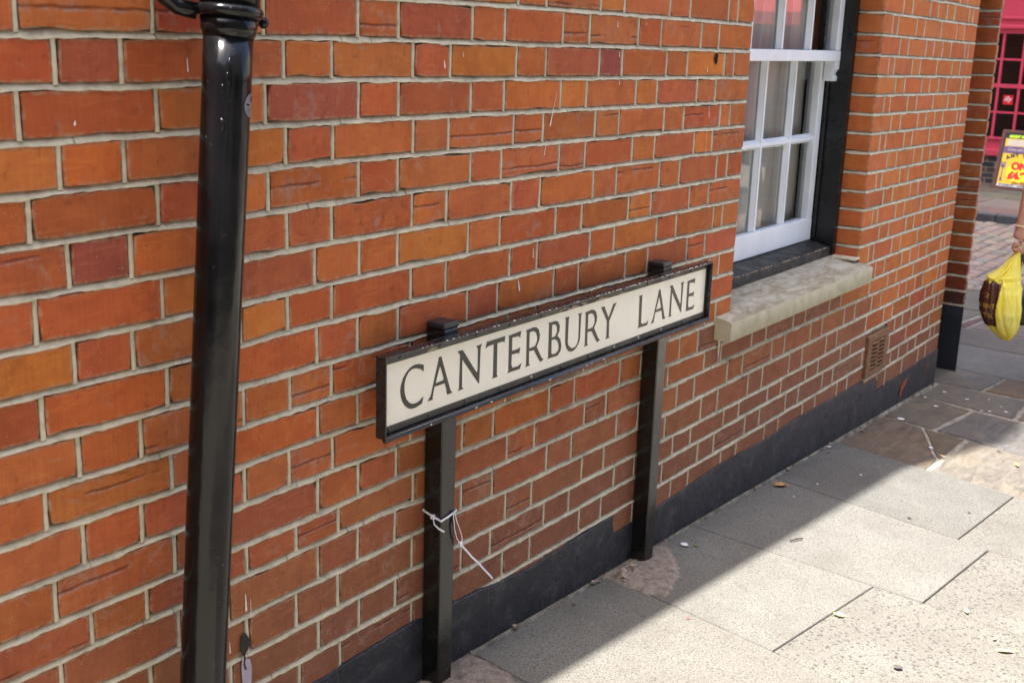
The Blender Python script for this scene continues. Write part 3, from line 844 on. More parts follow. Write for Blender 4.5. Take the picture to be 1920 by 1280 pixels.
# lump of mortar where the sill meets the wall on the right, smear down the wall on the left
lm = MB()
lm.box(1.10, 1.160, -.003, .1, -.8705, -.8605)
lm.build('mortar_bedding', M['mortar'], house, bevel=.004)
lm = MB()
lm.add([(-.079, -.0022, -.945), (-.060, -.0022, -.945), (-.062, -.0021, -1.0), (-.066, -.0021, -1.052), (-.070, -.0021, -1.03), (-.076, -.0022, -.99)], [(0, 1, 2, 3, 4, 5)])
lm.build('mortar_smear', M['mortar'], house)
# paint splashes, drips and scratches on the brick face
def daub(name, polys, mat, y=-.0026):
    d = MB()
    for p in polys: d.add([(x, y, z) for x, z in p], [tuple(range(len(p)))])
    return d.build(name, mat, house)
daub('black_splash', [[(-2.035, -1.15), (-2.027, -1.159), (-2.023, -1.168), (-2.022, -1.18), (-2.026, -1.19), (-2.033, -1.197), (-2.042, -1.194), (-2.0435, -1.183), (-2.0435, -1.170), (-2.041, -1.158)],
                      [(-2.039, -1.194), (-2.035, -1.194), (-2.0315, -1.205), (-2.034, -1.215), (-2.030, -1.229), (-2.034, -1.229), (-2.0375, -1.216), (-2.0355, -1.205)]], plain('splash_black', (0.012, 0.013, 0.012), 0.5, 0.3), -.0034)
daub('lilac_splash', [[(-2.040, -1.199), (-2.029, -1.207), (-2.021, -1.211), (-2.017, -1.231), (-2.019, -1.262), (-2.031, -1.275), (-2.041, -1.258), (-2.0425, -1.223)]], plain('splash_lilac', (0.36, 0.32, 0.38), 0.6, 0.3))
ws = []
for (xa, za, xb, zb, w) in ((-2.028, -1.075, -2.027, -1.109, .0022), (-2.0155, -1.089, -2.016, -1.123, .0008), (-2.069, -1.157, -2.0685, -1.178, .0014), (-1.048, -.182, -1.061, -.222, .0009), (-1.061, -.222, -1.072, -.258, .0024), (-1.083, -.291, -1.092, -.325, .0012),
                         (-.791, -.017, -.789, -.031, .0016), (-.775, -.09, -.774, -.102, .0016), (-.768, -.162, -.767, -.169, .0016), (-.263, -.209, -.254, -.269, .0012), (-.262, -.299, -.26, -.378, .0008), (-1.123, -.540, -1.122, -.562, .0016), (-1.18, -.608, -1.174, -.632, .003), (-.287, -.128, -.284, -.142, .0018), (-1.468, -.112, -1.465, -.126, .0022), (-1.407, -.095, -1.404, -.105, .001), (-2.12, -.11, -2.119, -.13, .0014), (-2.33, -.20, -2.331, -.205, .002), (-.647, -.019, -.646, -.022, .0014)):
    ws.append([(xa - w * .4, za), (xa + w * .4, za), (xb + w, zb), (xb, zb - w * 1.5), (xb - w, zb)])
daub('white_drip', ws, plain('drip_white', (0.7, 0.66, 0.62), 0.6, 0.3))
daub('drilled_hole', [[(-.240, -.092), (-.228, -.090), (-.223, -.099), (-.226, -.107), (-.225, -.114), (-.234, -.124), (-.242, -.116), (-.247, -.106), (-.242, -.100)]], plain('hole_dark', (0.012, 0.010, 0.009), 0.9, 0.1))

# louvred air brick
vent = MB()
vx0, vx1, vz0, vz1 = VENT
vy = -.0125
vent.box(vx0, vx0 + .045, vy, .02, vz0, vz1); vent.box(vx1 - .045, vx1, vy, .02, vz0, vz1)
vent.box(vx0 + .045, vx1 - .045, vy, .02, vz1 - .028, vz1); vent.box(vx0 + .045, vx1 - .045, vy, .02, vz0, vz0 + .028)
mid = (vx0 + vx1) / 2
vent.box(mid - .008, mid + .008, vy, .02, vz0 + .028, vz1 - .028)
M['vent'] = plain('brown_clay', (0.19, 0.095, 0.045), 0.75, 0.3, 0.25, 40, 0.3)
air = vent.build('air_brick', M['vent'], house, bevel=.002)
vb = MB(); vb.box(vx0 + .04, vx1 - .04, .012, .0195, vz0 + .02, vz1 - .02)
vb.build('vent_back', M['dark'], air)
n = 7
for s_, (xa, xb) in enumerate(((vx0 + .045, mid - .008), (mid + .008, vx1 - .045))):
    for i in range(n):
        z = vz0 + .03 + (vz1 - vz0 - .058) * (i + .5) / n
        b = MB(); m_ = 6; vs = []
        for j in range(m_ + 1):      # hooded louvre, bowed like an eyebrow
            u = j / m_; x_ = xa + (xb - xa) * u; a_ = math.sin(math.pi * u)
            vs += [(x_, .006, z + .009), (x_, -.010 - .010 * a_, z - .001 + .004 * a_), (x_, -.010 - .010 * a_, z - .004 + .004 * a_), (x_, .008, z + .004)]
        b.add(vs, [(j * 4 + k_, j * 4 + (k_ + 1) % 4, (j + 1) * 4 + (k_ + 1) % 4, (j + 1) * 4 + k_) for j in range(m_) for k_ in range(4)] + [(0, 1, 2, 3), tuple(m_ * 4 + k_ for k_ in (3, 2, 1, 0))])
        b.build('slat', M['vent'], air)

# ------------------------------------------------------------------ sash window
FY = .096
wsill = MB()
wsill.add([(.037, .1, -.875), (1.10, .1, -.875), (1.10, .24, -.875), (.037, .24, -.875), (.037, .1, -.824), (1.10, .1, -.824), (1.10, .24, -.799), (.037, .24, -.799)],
          [(3, 2, 1, 0), (4, 5, 6, 7), (0, 1, 5, 4), (1, 2, 6, 5), (2, 3, 7, 6), (3, 0, 4, 7)])
window = wsill.build('sash_window', M['sillwood'], house, bevel=.003)
ce_ = MB(); r = random.Random(4)
for i in range(70):
    x = r.uniform(.1, 1.06); w = r.choice((.006, .01, .018)); h = r.uniform(.001, .004)
    ce_.add([(x, .0992, -.8245 - h * .6), (x + w, .0992, -.8245 - h * .4), (x + w * .9, .0995, -.8232), (x + w * .1, .0995, -.8232)], [(0, 1, 2, 3)])
    ce_.add([(x, .0995, -.8231), (x + w, .0995, -.8231), (x + w * .8, .0995 + h, -.8231 + h * .18), (x + w * .2, .0995 + h * .8, -.8231 + h * .15)], [(0, 1, 2, 3)])
tag(ce_.build('chipped_edge', plain('bare_sill_wood', (0.33, 0.26, 0.2), 0.8, 0.2, 0.3, 200), window), kind='stuff')
for x0, x1, q0, q1 in ((0.0, .036, .036, .05), (1.114, 1.15, 1.10, 1.114)):
    fr = MB(); fr.box(x0, x1, FY, .233, -.8745, .36)
    fr.build('jamb', M['blackwood'], window)
    fr = MB(); fr.box(q0 + .0003, q1 - .0003, .1695, .1815, -.797, .36)
    fr.build('parting_bead', M['blackwood'], window)
UY, LY = .140, .186
bars = [.318, .575, .832]
us = MB()
us.box(.038, .085, UY, UY + .042, -.078, .36); us.box(1.065, 1.112, UY, UY + .042, -.078, .36)
us.box(.038, 1.112, UY - .002, UY + .044, -.118, -.079)
upper = us.build('upper_sash', M['white'], window, bevel=.003)
def horn(xa, xb):
    h = MB()
    pts = [(UY, -.1185), (UY + .042, -.1185), (UY + .042, -.192), (UY + .006, -.192), (UY + .004, -.178), (UY + .012, -.166), (UY + .006, -.152), (UY, -.147)]
    n_ = len(pts)
    v = [(xa, y, z) for y, z in pts] + [(xb, y, z) for y, z in pts]
    h.add(v, [tuple(range(n_)), tuple(range(2 * n_ - 1, n_ - 1, -1))] + [(i, n_ + i, n_ + (i + 1) % n_, (i + 1) % n_) for i in range(n_)])
    h.build('sash_horn', M['white'], window)
horn(1.067, 1.112); horn(.038, .083)
ls = MB()
ls.box(.052, .1, LY, LY + .042, -.72, -.12); ls.box(1.05, 1.098, LY, LY + .042, -.72, -.12)
ls.box(.052, 1.098, LY - .001, LY + .043, -.806, -.719); ls.box(.052, 1.098, LY + .001, LY + .043, -.119, -.08)
ls.build('lower_sash', M['white'], window, bevel=.003)
def bar(x0, x1, y, z0, z1, name='glazing_bar'):
    b = MB()
    if x1 - x0 < z1 - z0:
        cx = (x0 + x1) / 2
        prof_ = [(-.019, .026), (-.019, .018), (-.008, .004), (-.006, 0), (.006, 0), (.008, .004), (.019, .018), (.019, .026)]
        v = [(cx + a, y + c, z0) for a, c in prof_] + [(cx + a, y + c, z1) for a, c in prof_]
    else:
        cz = (z0 + z1) / 2
        prof_ = [(-.017, .0255), (-.017, .018), (-.008, .0045), (-.006, .0005), (.006, .0005), (.008, .0045), (.017, .018), (.017, .0255)]
        v = [(x0, y + c, cz + a) for a, c in prof_] + [(x1, y + c, cz + a) for a, c in prof_]
    n_ = 8
    b.add(v, [tuple(range(n_)), tuple(range(2 * n_ - 1, n_ - 1, -1))] + [(i, n_ + i, n_ + (i + 1) % n_, (i + 1) % n_) for i in range(n_)])
    b.build(name, M['white'], window)
for x in bars:
    bar(x - .017, x + .017, UY + .008, -.078, .36)
    bar(x - .017, x + .017, LY + .008, -.718, -.12)
bar(.1, 1.05, LY + .0085, -.421, -.396)
def pane(x0, x1, y, z0, z1):
    b = MB(); b.recalc = False
    b.add([(x0, y, z0), (x1, y, z0), (x1, y, z1), (x0, y, z1)], [(0, 1, 2, 3)])
    b.build('pane', M['glass'], window)
ex = [.085] + bars + [1.065]
for a, b_ in zip(ex, ex[1:]):
    pane(a + .002, b_ - .002, UY + .026, -.078, .36)
ex = [.1] + bars + [1.05]
for a, b_ in zip(ex, ex[1:]):
    pane(a + .002, b_ - .002, LY + .026, -.396, -.12)
    pane(a + .002, b_ - .002, LY + .026, -.719, -.421)
# dim room behind the glass
rm = MB()
rm.add([(0, .234, -.9), (1.15, .234, -.9), (1.15, .234, .36), (0, .234, .36), (-.5, 1.69, -1.5), (2.3, 1.69, -1.5), (2.3, 1.69, .353), (-.5, 1.69, .353), (2.3, .234, -1.5), (2.3, .234, .353), (1.15, .234, -1.5), (-.5, .234, -1.5), (-.5, .234, .353), (0, .234, -1.5)],
       [(4, 5, 6, 7), (5, 8, 9, 6), (8, 10, 1, 2, 9), (4, 7, 12, 11), (11, 12, 3, 0, 13), (4, 11, 8, 5), (7, 6, 9, 12)])
rm.build('dark_interior', M['dark'], house)

def curtain(x0, x1, y, waves, label, seed):
    b = MB(); nn = 160
    vs = []
    for i in range(nn + 1):
        t = i / nn; x = x0 + (x1 - x0) * t
        for z in (-.86, -.5, -.1, .352):
            ph = t * waves * 2 * math.pi + .5 * math.sin(t * 17 + seed)
            a = .009 + .005 * math.sin(t * 9 + seed)
            vs.append((x + .006 * math.sin(ph * 2), y + a * math.sin(ph) * (1.1 - .3 * z) + .004 * nz(x * 9, z * 4, seed), z))
    b.add(vs, [(i * 4 + j, i * 4 + j + 1, (i + 1) * 4 + j + 1, (i + 1) * 4 + j) for i in range(nn) for j in range(3)])
    return tag(b.build('curtain', M['curtain'], None, smooth=True), label, 'curtain', 'curtains behind the sash window')
curtain(.03, 1.083, .262, 12, 'wide pale grey curtain in folds behind most of the sash window', 1)
curtain(1.106, 1.5, .262, 6, 'narrow gathered curtain at the right edge of the sash window', 4)

# ------------------------------------------------------------------ pier past the doorway
pier = thing('brick_pier', 'narrow brick pier with dark blue painted foot past the doorway', 'pier', (2.9, .1, -1.68))
PX = 2.82
pb = MB()
pb.prism([(PX + .009, .004), (3.2, .34), (3.2, 2.0), (PX + .009, 2.0)], -1.8, .354)
pb.build('pier_core', M['mortar'], pier)
for k in range(-5, 19):
    o = .002 if k < 12 else 0.006
    zt = joint_z(k, 2.43) - .0043 + o; zb = joint_z(k + 1, 2.43) + .0043 + o
    if k == 18: continue
    for (y0, y1) in ((-.001, .113), (.121, .335)):
        r = random.Random(k * 31 + int(y0 * 1000))
        L = y1 - y0
        Lp, mbp, me = r.choice(POOL['header' if L < .15 else 'stretcher'])
        ob = link('brick', me, pier)
        ob.location = (PX, (y0 + y1) / 2, (zt + zb) / 2)
        ob.rotation_euler = (r.uniform(-.008, .008), r.uniform(-.004, .004), -math.pi / 2 + r.uniform(-.01, .01))
        ob.scale = (L / Lp, 1, (zt - zb) / .0655)
        c = tint(0, -3, r)
        g = .35 if k in (7, 6, 10, 11, 12, 13) else .6
        if k >= 17: c = (*lin((82, 52, 44)), 1)
        elif k >= 15: c = (*[v_ * .8 for v_ in lin((150, 74, 46))], 1)
        ob.color = (c[0] * .86, c[1] * .84, c[2] * .86, 1)
mo = MB(); mo.e = []
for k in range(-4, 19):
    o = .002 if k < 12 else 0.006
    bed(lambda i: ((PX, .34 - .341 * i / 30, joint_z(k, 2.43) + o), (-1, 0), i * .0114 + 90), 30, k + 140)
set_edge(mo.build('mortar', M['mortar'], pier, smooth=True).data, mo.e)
pf = MB()
zt = joint_z(18, 2.43) + .003
vs = []
for i in range(31):
    y = -.004 + .344 * i / 30
    for z, x in ((zt + nz(y * 40, 2) * .002, PX + .004), (zt - .001, PX - .004), (zt - .1, PX - .0055), (-1.75, PX - .006)):
        vs.append((x, y, z))
pf.add(vs, [(i * 4 + j, i * 4 + j + 1, (i + 1) * 4 + j + 1, (i + 1) * 4 + j) for i in range(30) for j in range(3)])
pf.add([(PX - .006, -.004, -1.75), (PX + .12, .10, -1.75), (PX + .12, .10, zt), (PX - .004, -.004, zt)], [(0, 1, 2, 3)])
pf.build('painted_foot', plain('blue_black_paint', (0.021, 0.025, 0.034), 0.5, 0.4, 0.35, 14, 0.2), pier)

# ------------------------------------------------------------------ drainpipe
pipe = thing('drainpipe', 'black cast iron drainpipe leaning slightly in front of the brick wall', 'drainpipe', (-2.2, -.08, -1.46))
def pipe_at(z):
    t = (z + .07) / (-1.14 + .07)
    return Vector((-2.101 + (-2.196 + 2.101) * t, -.080, z))
PR = .0385
pp = MB()
zs = [-.074 - .07 * i for i in range(20)] + [-1.475]
pp.tube([pipe_at(z) + Vector((nz(z * 9) * .0006, nz(z * 9, 4) * .0006, 0)) for z in zs], PR, 40)
body = pp.build('pipe', M['blackpipe'], pipe, smooth=True)
sk = MB()   # socket of the length above, with its bead and collar
sk.tube([pipe_at(z) for z in (.40, .02, -.030)], .0462, 40)
sk.tube([pipe_at(z) for z in (-.028, -.032, -.037, -.042, -.046)], [.0475, .0515, .0525, .0510, .0465], 40)
sk.tube([pipe_at(z) for z in (-.046, -.066, -.076)], [.0452, .0428, .039], 40)
sk.build('socket', M['blackpipe'], pipe, smooth=True)
def ear(sx):
    e = MB()
    c = pipe_at(-.032)
    pts = [(c.x + sx * .043, -.055, -.038), (c.x + sx * .062, -.034, -.032), (c.x + sx * .078, -.022, -.016), (c.x + sx * .088, -.018, .0), (c.x + sx * .09, -.016, .04)]
    e.tube(pts, [.013, .013, .014, .016, .016], 12)
    e.tube([(c.x + sx * .088, -.040, .018), (c.x + sx * .088, .0, .018)], .014, 12)
    e.build('bracket_ear', M['blackpipe'], pipe, smooth=True)
ear(-1); ear(1)
bo = MB()
bo.ball((-1.985, -.034, -.052), .0095, 12, 8); bo.tube([(-1.985, -.034, -.052), (-1.985, .0, -.052)], .005, 8)
bo.build('bolt', M['blackpipe'], pipe, smooth=True)
st = MB()   # torn sticker round the side, old runs of thick paint
def on_pipe(z, ang, r):
    c = pipe_at(z); return (c.x + math.cos(ang) * r, c.y + math.sin(ang) * r, z)
n = 22
v = [on_pipe(-.178, math.radians(-58), PR + .0009)]
for q_ in (.25, .5, .75, 1.0):
    for i in range(n):
        a = 2 * math.pi * i / n
        v.append(on_pipe(-.178 + q_ * .019 * math.sin(a), math.radians(-58) + q_ * .019 / PR * math.cos(a), PR + .0009))
st.add(v, [(0, 1 + i, 1 + (i + 1) % n) for i in range(n)] + [(1 + k * n + i, 1 + (k + 1) * n + i, 1 + (k + 1) * n + (i + 1) % n, 1 + k * n + (i + 1) % n) for k in range(3) for i in range(n) if not (k < 2 and i in (3, 4, 5, 10))])
st.build('torn_sticker', plain('sticker_grey', (0.12, 0.12, 0.14), 0.5, 0.4, 0.5, 90), pipe)
rn = MB()
for (z0, z1, a0, w) in ((-.105, -.165, -128, .0022), (-.127, -.15, -131, .0018), (-.145, -.162, -142, .002), (-.196, -.22, -140, .0035)):
    a = math.radians(a0)
    rn.tube([on_pipe(z0 + (z1 - z0) * t, a + .05 * math.sin(t * 3), PR - .0005) for t in (0, .2, .5, .8, 1)], [w * .4, w, w * .8, w * .6, w * .2], 8)
rn.build('paint_run', M['blackpipe'], pipe, smooth=True)

# ------------------------------------------------------------------ street sign
sign = thing('street_sign', 'low cream street sign with black lettering in a black frame on two posts', 'street sign', (-1.02, -.03, -1.54))
TOPZ = -.645
for (x, base) in ((-1.5135, gz(-1.5) - .06), (-.5635, gz(-.55) - .06)):
    b = MB(); b.box(x, x + .0495, -.0515, -.004, base, TOPZ - .014)
    p = b.build('post', M['blackpost'], sign, bevel=.003)
    cp = MB(); cp.box(x - .001, x + .0505, -.0525, -.003, TOPZ - .0145, TOPZ)
    cp.build('cap', plain('black_plastic', (0.017, 0.017, 0.02), 0.35, 0.4, 0.2, 20), p, bevel=.0045, seg=3)
SX0, SX1, SZ0, SZ1 = -1.7265, -.3115, -.8385, -.6705
FYf, FYb = -.0785, -.0525
b = MB()
t = .004
b.box(SX0, SX1, FYb - .004, FYb, SZ0, SZ1)
b.box(SX0, SX1, FYf, FYb - .004, SZ1 - t, SZ1); b.box(SX0, SX1, FYf, FYb - .004, SZ0, SZ0 + t)
b.box(SX0, SX0 + t, FYf, FYb - .004, SZ0 + t, SZ1 - t); b.box(SX1 - t, SX1, FYf, FYb - .004, SZ0 + t, SZ1 - t)
def frame_mat():
    m = Mat('sign_frame_paint', 0.18, 0.5)
    v = m.co()
    col = m.ramp(m.noise(v, 20, 4), [(0.3, (0.011, 0.010, 0.010)), (0.7, (0.024, 0.021, 0.02))])
    ch = m.ramp(m.noise(v, 90, 6, 0.75), [(0.69, 0.0), (0.71, 1.0)])
    col = m.mix(ch, col, (0.42, 0.42, 0.43))
    m.color(col)
    m.rough(m.ramp(m.noise(v, 40, 4), [(0.3, 0.14), (0.75, 0.4)]))
    return m.m
M['frame'] = frame_mat()
fr_ob = b.build('frame', M['frame'], sign, bevel=.0012)
lp = MB()  # rounded lower lip, worn edge chips along the top
lp.tube([(SX0 + .001, FYf + .0035, SZ0 - .001), (SX1 - .001, FYf + .0035, SZ0 - .001)], .006, 12)
lp.build('lower_lip', painted_metal('worn_lip', (0.02, 0.021, 0.026), 0.3, True, 0.5), fr_ob, smooth=True)
cpm = MB()
r = random.Random(21)
for i in range(95):
    u = r.random()
    if r.random() < .7: u = .35 + .62 * r.random()
    x = SX0 + (SX1 - SX0) * u; w = r.choice((.003, .004, .007, .012)) * (1.5 if .6 < u else .8)
    y = FYf + r.uniform(0, .0012)
    h = r.uniform(.0006, .0016)
    pts = [(x - w / 2, FYf - .0005, SZ1 + .0004), (x + w / 2, FYf - .0005, SZ1 + .0004), (x + w * .45, FYf + h * 1.6, SZ1 + .0004), (x - w * .3, FYf + h, SZ1 + .0004)]
    pts2 = [(x - w / 2, FYf - .0006, SZ1 + .0004), (x + w / 2, FYf - .0006, SZ1 + .0004), (x + w * .3, FYf - .0006, SZ1 - h * 1.2), (x - w * .35, FYf - .0006, SZ1 - h)]
    cpm.add(pts, [(0, 1, 2, 3)]); cpm.add(pts2, [(0, 1, 2, 3)])
for i in range(7):
    x = SX0 + (SX1 - SX0) * r.random(); w = r.uniform(.004, .012)
    cpm.add([(x, FYf - .0028, SZ0 + .001), (x + w, FYf - .0028, SZ0 + .0005), (x + w * .8, FYf - .0028, SZ0 - .003), (x + w * .2, FYf - .0028, SZ0 - .002)], [(0, 1, 2, 3)])
tag(cpm.build('chipped_edge', plain('bare_metal', (0.5, 0.5, 0.51), 0.5, 0.5, 0.3, 200), fr_ob), kind='stuff')

PY = -.0635
plate = MB(); plate.box(SX0 + .0055, SX1 - .0055, PY, PY + .003, SZ0 + .006, SZ1 - .005)
M['border'] = painted_metal('sign_border_paint', (0.034, 0.031, 0.026), 0.4, False, 0.2)
pl_ob = plate.build('plate', M['border'], sign)
wf = MB(); wf.box(SX0 + .013, SX1 - .0165, PY - .0008, PY, -.8175, -.6905)
def enamel():
    m = Mat('cream_enamel', 0.22, 0.5)
    v = m.co()
    c = m.ramp(m.noise(v, 9, 5, 0.6), [(0.3, (0.72, 0.685, 0.575)), (0.7, (0.78, 0.745, 0.64))])
    c = m.mix(m.ramp(m.noise(m.co('Object', (1, 1, .6)), 26, 6, 0.7, .6), [(0.63, 0.0), (0.8, 0.5)]), c, (0.5, 0.43, 0.3))
    c = m.mix(m.ramp(m.noise(v, 160, 3, 0.7), [(0.74, 0.0), (0.78, 0.5)]), c, (0.3, 0.25, 0.18))
    m.color(c)
    return m.m
wf.build('face', enamel(), pl_ob)
from mathutils.geometry import delaunay_2d_cdt, tessellate_polygon
def letter_mesh(loops, y):
    v = [p for l in loops for p in l]
    tris = tessellate_polygon([[Vector((x, z, 0)) for x, z in l] for l in loops])
    mb_ = MB()
    mb_.add([(x, y, z) for x, z in v], [tuple(t) for t in tris])
    return mb_
M['ink'] = plain('letter_black', (0.03, 0.027, 0.022), 0.4, 0.4, 0.25, 60)
for ch_, loops in LETTERS:
    letter_mesh(loops, PY - .0014).build('letter', M['ink'], pl_ob)
r = random.Random(5)
M['stud'] = painted_metal('stud_paint', (0.03, 0.03, 0.034), 0.3, False)
M['studbare'] = plain('stud_metal', (0.3, 0.3, 0.31), 0.35, 0.6, 0.2, 100)
for i in range(11):
    for row in (0, 1):
        x = SX0 + .02 + (SX1 - SX0 - .045) * (i + (.33 if row else 0.05)) / 11
        z = SZ1 - .0125 if row else SZ0 + .0135
        b = MB(); b.ball((x, PY - .0004, z), .0045, 10, 6, (1, .55, 1))
        b.build('stud', M['studbare'] if (not row and i in (4, 7, 8, 9)) else M['stud'], pl_ob, smooth=True)
# rubbed paint along the top border
rb = MB(); r = random.Random(3)
for (x, w) in ((-1.03, .05), (-.985, .02), (-1.075, .02), (-.90, .03), (-1.565, .02), (-.80, .015)):
    n = 11
    rb.add([(x + w * math.cos(2 * math.pi * i / n) * (.7 + .5 * r.random()), PY - .0005, -.6895 + max(-.001, .006 * math.sin(2 * math.pi * i / n) * (.5 + .8 * r.random()))) for i in range(n)], [tuple(range(n))])
rb.build('rubbed_patch', plain('rubbed_brown', (0.3, 0.24, 0.17), 0.6, 0.3, 0.3, 60), pl_ob)

# ------------------------------------------------------------------ white cable ties
M['tie'] = plain('white_nylon', (0.72, 0.72, 0.78), 0.4, 0.4, 0.08, 60)
def ribbon(mb_, pts, w, th=.0008):
    """flat strap through points; w along the given side vector"""
    pts = [Vector(p) for p in pts]
    vs = []
    for i, p in enumerate(pts):
        d = (pts[min(i + 1, len(pts) - 1)] - pts[max(0, i - 1)]).normalized()
        up = w if isinstance(w, Vector) else Vector((0, 0, w))
        sd = (up - d * up.dot(d))
        nn = d.cross(sd).normalized() * th
        for q in (p + sd / 2 + nn, p - sd / 2 + nn, p - sd / 2 - nn, p + sd / 2 - nn): vs.append(q)
    fs = [(0, 1, 2, 3)]
    m_ = len(pts)
    for i in range(m_ - 1):
        for j in range(4): fs.append((i * 4 + j, (i + 1) * 4 + j, (i + 1) * 4 + (j + 1) % 4, i * 4 + (j + 1) % 4))
    fs.append(tuple((m_ - 1) * 4 + j for j in (3, 2, 1, 0)))
    mb_.add(vs, fs)
px0, px1, py0, py1 = -1.515, -1.4625, -.0535, -.0022
tz = -1.078
tie = thing('cable_tie', 'white cable tie pulled tight round the near sign post, short end hanging', 'cable tie', (-1.49, -.03, tz))
b = MB()
ribbon(b, [(px0, py1, tz + .006), (px0 - .0008, -.030, tz - .001), (px0 - .001, py0 - .001, tz - .006), (-1.49, py0 - .0016, tz - .003), (px1 + .001, py0 - .001, tz + .002), (px1 + .001, -.03, tz + .005), (px1, py1, tz + .007), (-1.49, py1 + .001, tz + .007), (px0, py1, tz + .006)], .0046)
ribbon(b, [(px0 - .003, -.034, tz - .005), (px0 - .006, -.040, tz - .016), (px0 - .003, -.050, tz - .024), (px0 + .004, -.060, tz - .031)], .0042)
b.build('strap', M['tie'], tie)
b = MB(); b.box(px0 - .0060, px0 - .0006, -.038, -.028, tz - .0065, tz + .004)
b.build('lock', M['tie'], tie, bevel=.001)
tie2 = thing('cable_tie', 'long white cable tie looped through the first one, tail slanting down right', 'cable tie', (-1.46, -.06, tz - .05))
b = MB()
wv_ = Vector((.003, .0035, .001))
ribbon(b, [(-1.4735, py0 - .001, tz - .006), (-1.4735, py0 - .0045, tz + .003), (-1.4700, py0 - .002, tz + .001), (-1.4640, py0 - .004, tz - .022), (-1.4545, py0 - .006, tz - .045), (-1.4480, py0 - .007, tz - .062), (-1.4475, py0 - .007, tz - .073), (-1.4540, py0 - .007, tz - .078), (-1.4650, py0 - .006, tz - .062), (-1.4730, py0 - .005, tz - .036), (-1.4735, py0 - .001, tz - .006)], wv_)
ribbon(b, [(-1.4530, py0 - .006, tz - .079), (-1.4250, py0 - .002, tz - .106), (-1.3950, py0 + .003, tz - .135), (-1.3650, py0 + .008, tz - .160), (-1.3350, py0 + .012, tz - .190), (-1.3080, py0 + .014, tz - .216), (-1.2960, py0 + .015, tz - .228)], Vector((.003, .0015, .0036)))
b.build('strap', M['tie'], tie2)
b = MB(); b.box(-1.4575, -1.4490, py0 - .0105, py0 - .0030, tz - .084, tz - .0745)
b.build('lock', M['tie'], tie2, bevel=.001)

# ------------------------------------------------------------------ pavement of slabs
bedm = Mat('paving_bed', 0.95, 0.1)
v_ = bedm.co()
bedm.color(bedm.ramp(bedm.noise(v_, 30, 6, 0.7), [(0.3, (0.12, 0.105, 0.085)), (0.55, (0.3, 0.275, 0.225)), (0.75, (0.42, 0.39, 0.33))]))
bedm.bump(bedm.noise(v_, 120, 5, 0.7), 0.8, 0.004)
pv = MB()
for a, b_ in zip([-6, -3, 0, 3], [-3, 0, 3, 5.36]):
    nn = 40
    for i in range(nn):
        x0 = a + (b_ - a) * i / nn; x1 = a + (b_ - a) * (i + 1) / nn
        ys = [.6, 0, -.1, -.3, -.6, -1, -2, -5]
        pv.add([(x, y, gz(x) - (.008 if x < 1.0 else .0045) - .002 * abs(nz(x * 9, y * 9))) for x in (x0, x1) for y in ys], [(j, j + 1, 8 + j + 1, 8 + j) for j in range(7)])
pavement = tag(pv.build('pavement', bedm.m), kind='structure')
def inset(poly, d):
    n = len(poly); out = []
    area = sum(poly[i][0] * poly[(i + 1) % n][1] - poly[(i + 1) % n][0] * poly[i][1] for i in range(n))
    sg = 1 if area > 0 else -1
    for i in range(n):
        p0, p1, p2 = poly[i - 1], poly[i], poly[(i + 1) % n]
        e1 = (p1[0] - p0[0], p1[1] - p0[1]); e2 = (p2[0] - p1[0], p2[1] - p1[1])
        l1 = math.hypot(*e1) or 1; l2 = math.hypot(*e2) or 1
        n1 = (-e1[1] / l1 * sg, e1[0] / l1 * sg); n2 = (-e2[1] / l2 * sg, e2[0] / l2 * sg)
        k = 1 + n1[0] * n2[0] + n1[1] * n2[1]
        k = max(k, .3)
        out.append((p1[0] + (n1[0] + n2[0]) / k * d, p1[1] + (n1[1] + n2[1]) / k * d))
    return out
def slab(poly, mat, col, lift=0.0, gap=.0014, jag=0.0, pits=0.0, seed=0, parent=None, zf=gz):
    r = random.Random(seed)
    pts = []
    n = len(poly)
    step = .07 if jag else 10
    for i in range(n):
        p, q = poly[i], poly[(i + 1) % n]
        L = math.hypot(q[0] - p[0], q[1] - p[1]); m_ = max(1, int(L / step))
        for j in range(m_):
            t = j / m_
            pts.append((p[0] + (q[0] - p[0]) * t + (r.uniform(-jag, jag) if j else 0), p[1] + (q[1] - p[1]) * t + (r.uniform(-jag, jag) if j else 0)))
    a = inset(pts, gap); b = inset(pts, gap + (.004 if jag else .0015))
    cx = sum(p[0] for p in poly) / n; cy = sum(p[1] for p in poly) / n
    tx, ty = r.uniform(-.0015, .0015), r.uniform(-.0015, .0015)
    cz = zf(cx)
    def zz(x, y): return zf(x) - cz + lift + (x - cx) * tx + (y - cy) * ty
    N = len(pts)
    v = [(x - cx, y - cy, zz(x, y) - .05) for x, y in a] + [(x - cx, y - cy, zz(x, y) - .003) for x, y in a] + [(x - cx, y - cy, zz(x, y)) for x, y in b]
    f = [tuple(range(2 * N, 3 * N))]
    for k in (0, 1):
        f += [(k * N + i, k * N + (i + 1) % N, (k + 1) * N + (i + 1) % N, (k + 1) * N + i) for i in range(N)]
    mb_ = MB(); mb_.add(v, f)
    ob = mb_.build('slab', mat, parent or pavement)
    ob.location = (cx, cy, cz)
    ob.color = (*col, pits)
    return ob
def LX(x0, k): return lambda y: x0 + k * y
Lf, Lc, Lc2, Ld, Le, Lg, Lh, Li = LX(-1.322, .17), LX(-.702, .205), LX(-.178, .1), LX(.47, .215), LX(1.082, .235), LX(1.652, .27), LX(2.145, .22), LX(2.475, .05)
def quad(la, lb, y0a, y0b, y1a, y1b): return [(la(y0a), y0a), (lb(y0b), y0b), (lb(y1b), y1b), (la(y1a), y1a)]
CG = (0.205, 0.195, 0.18)
C2_ = (0.19, 0.18, 0.165)
wy = -.014
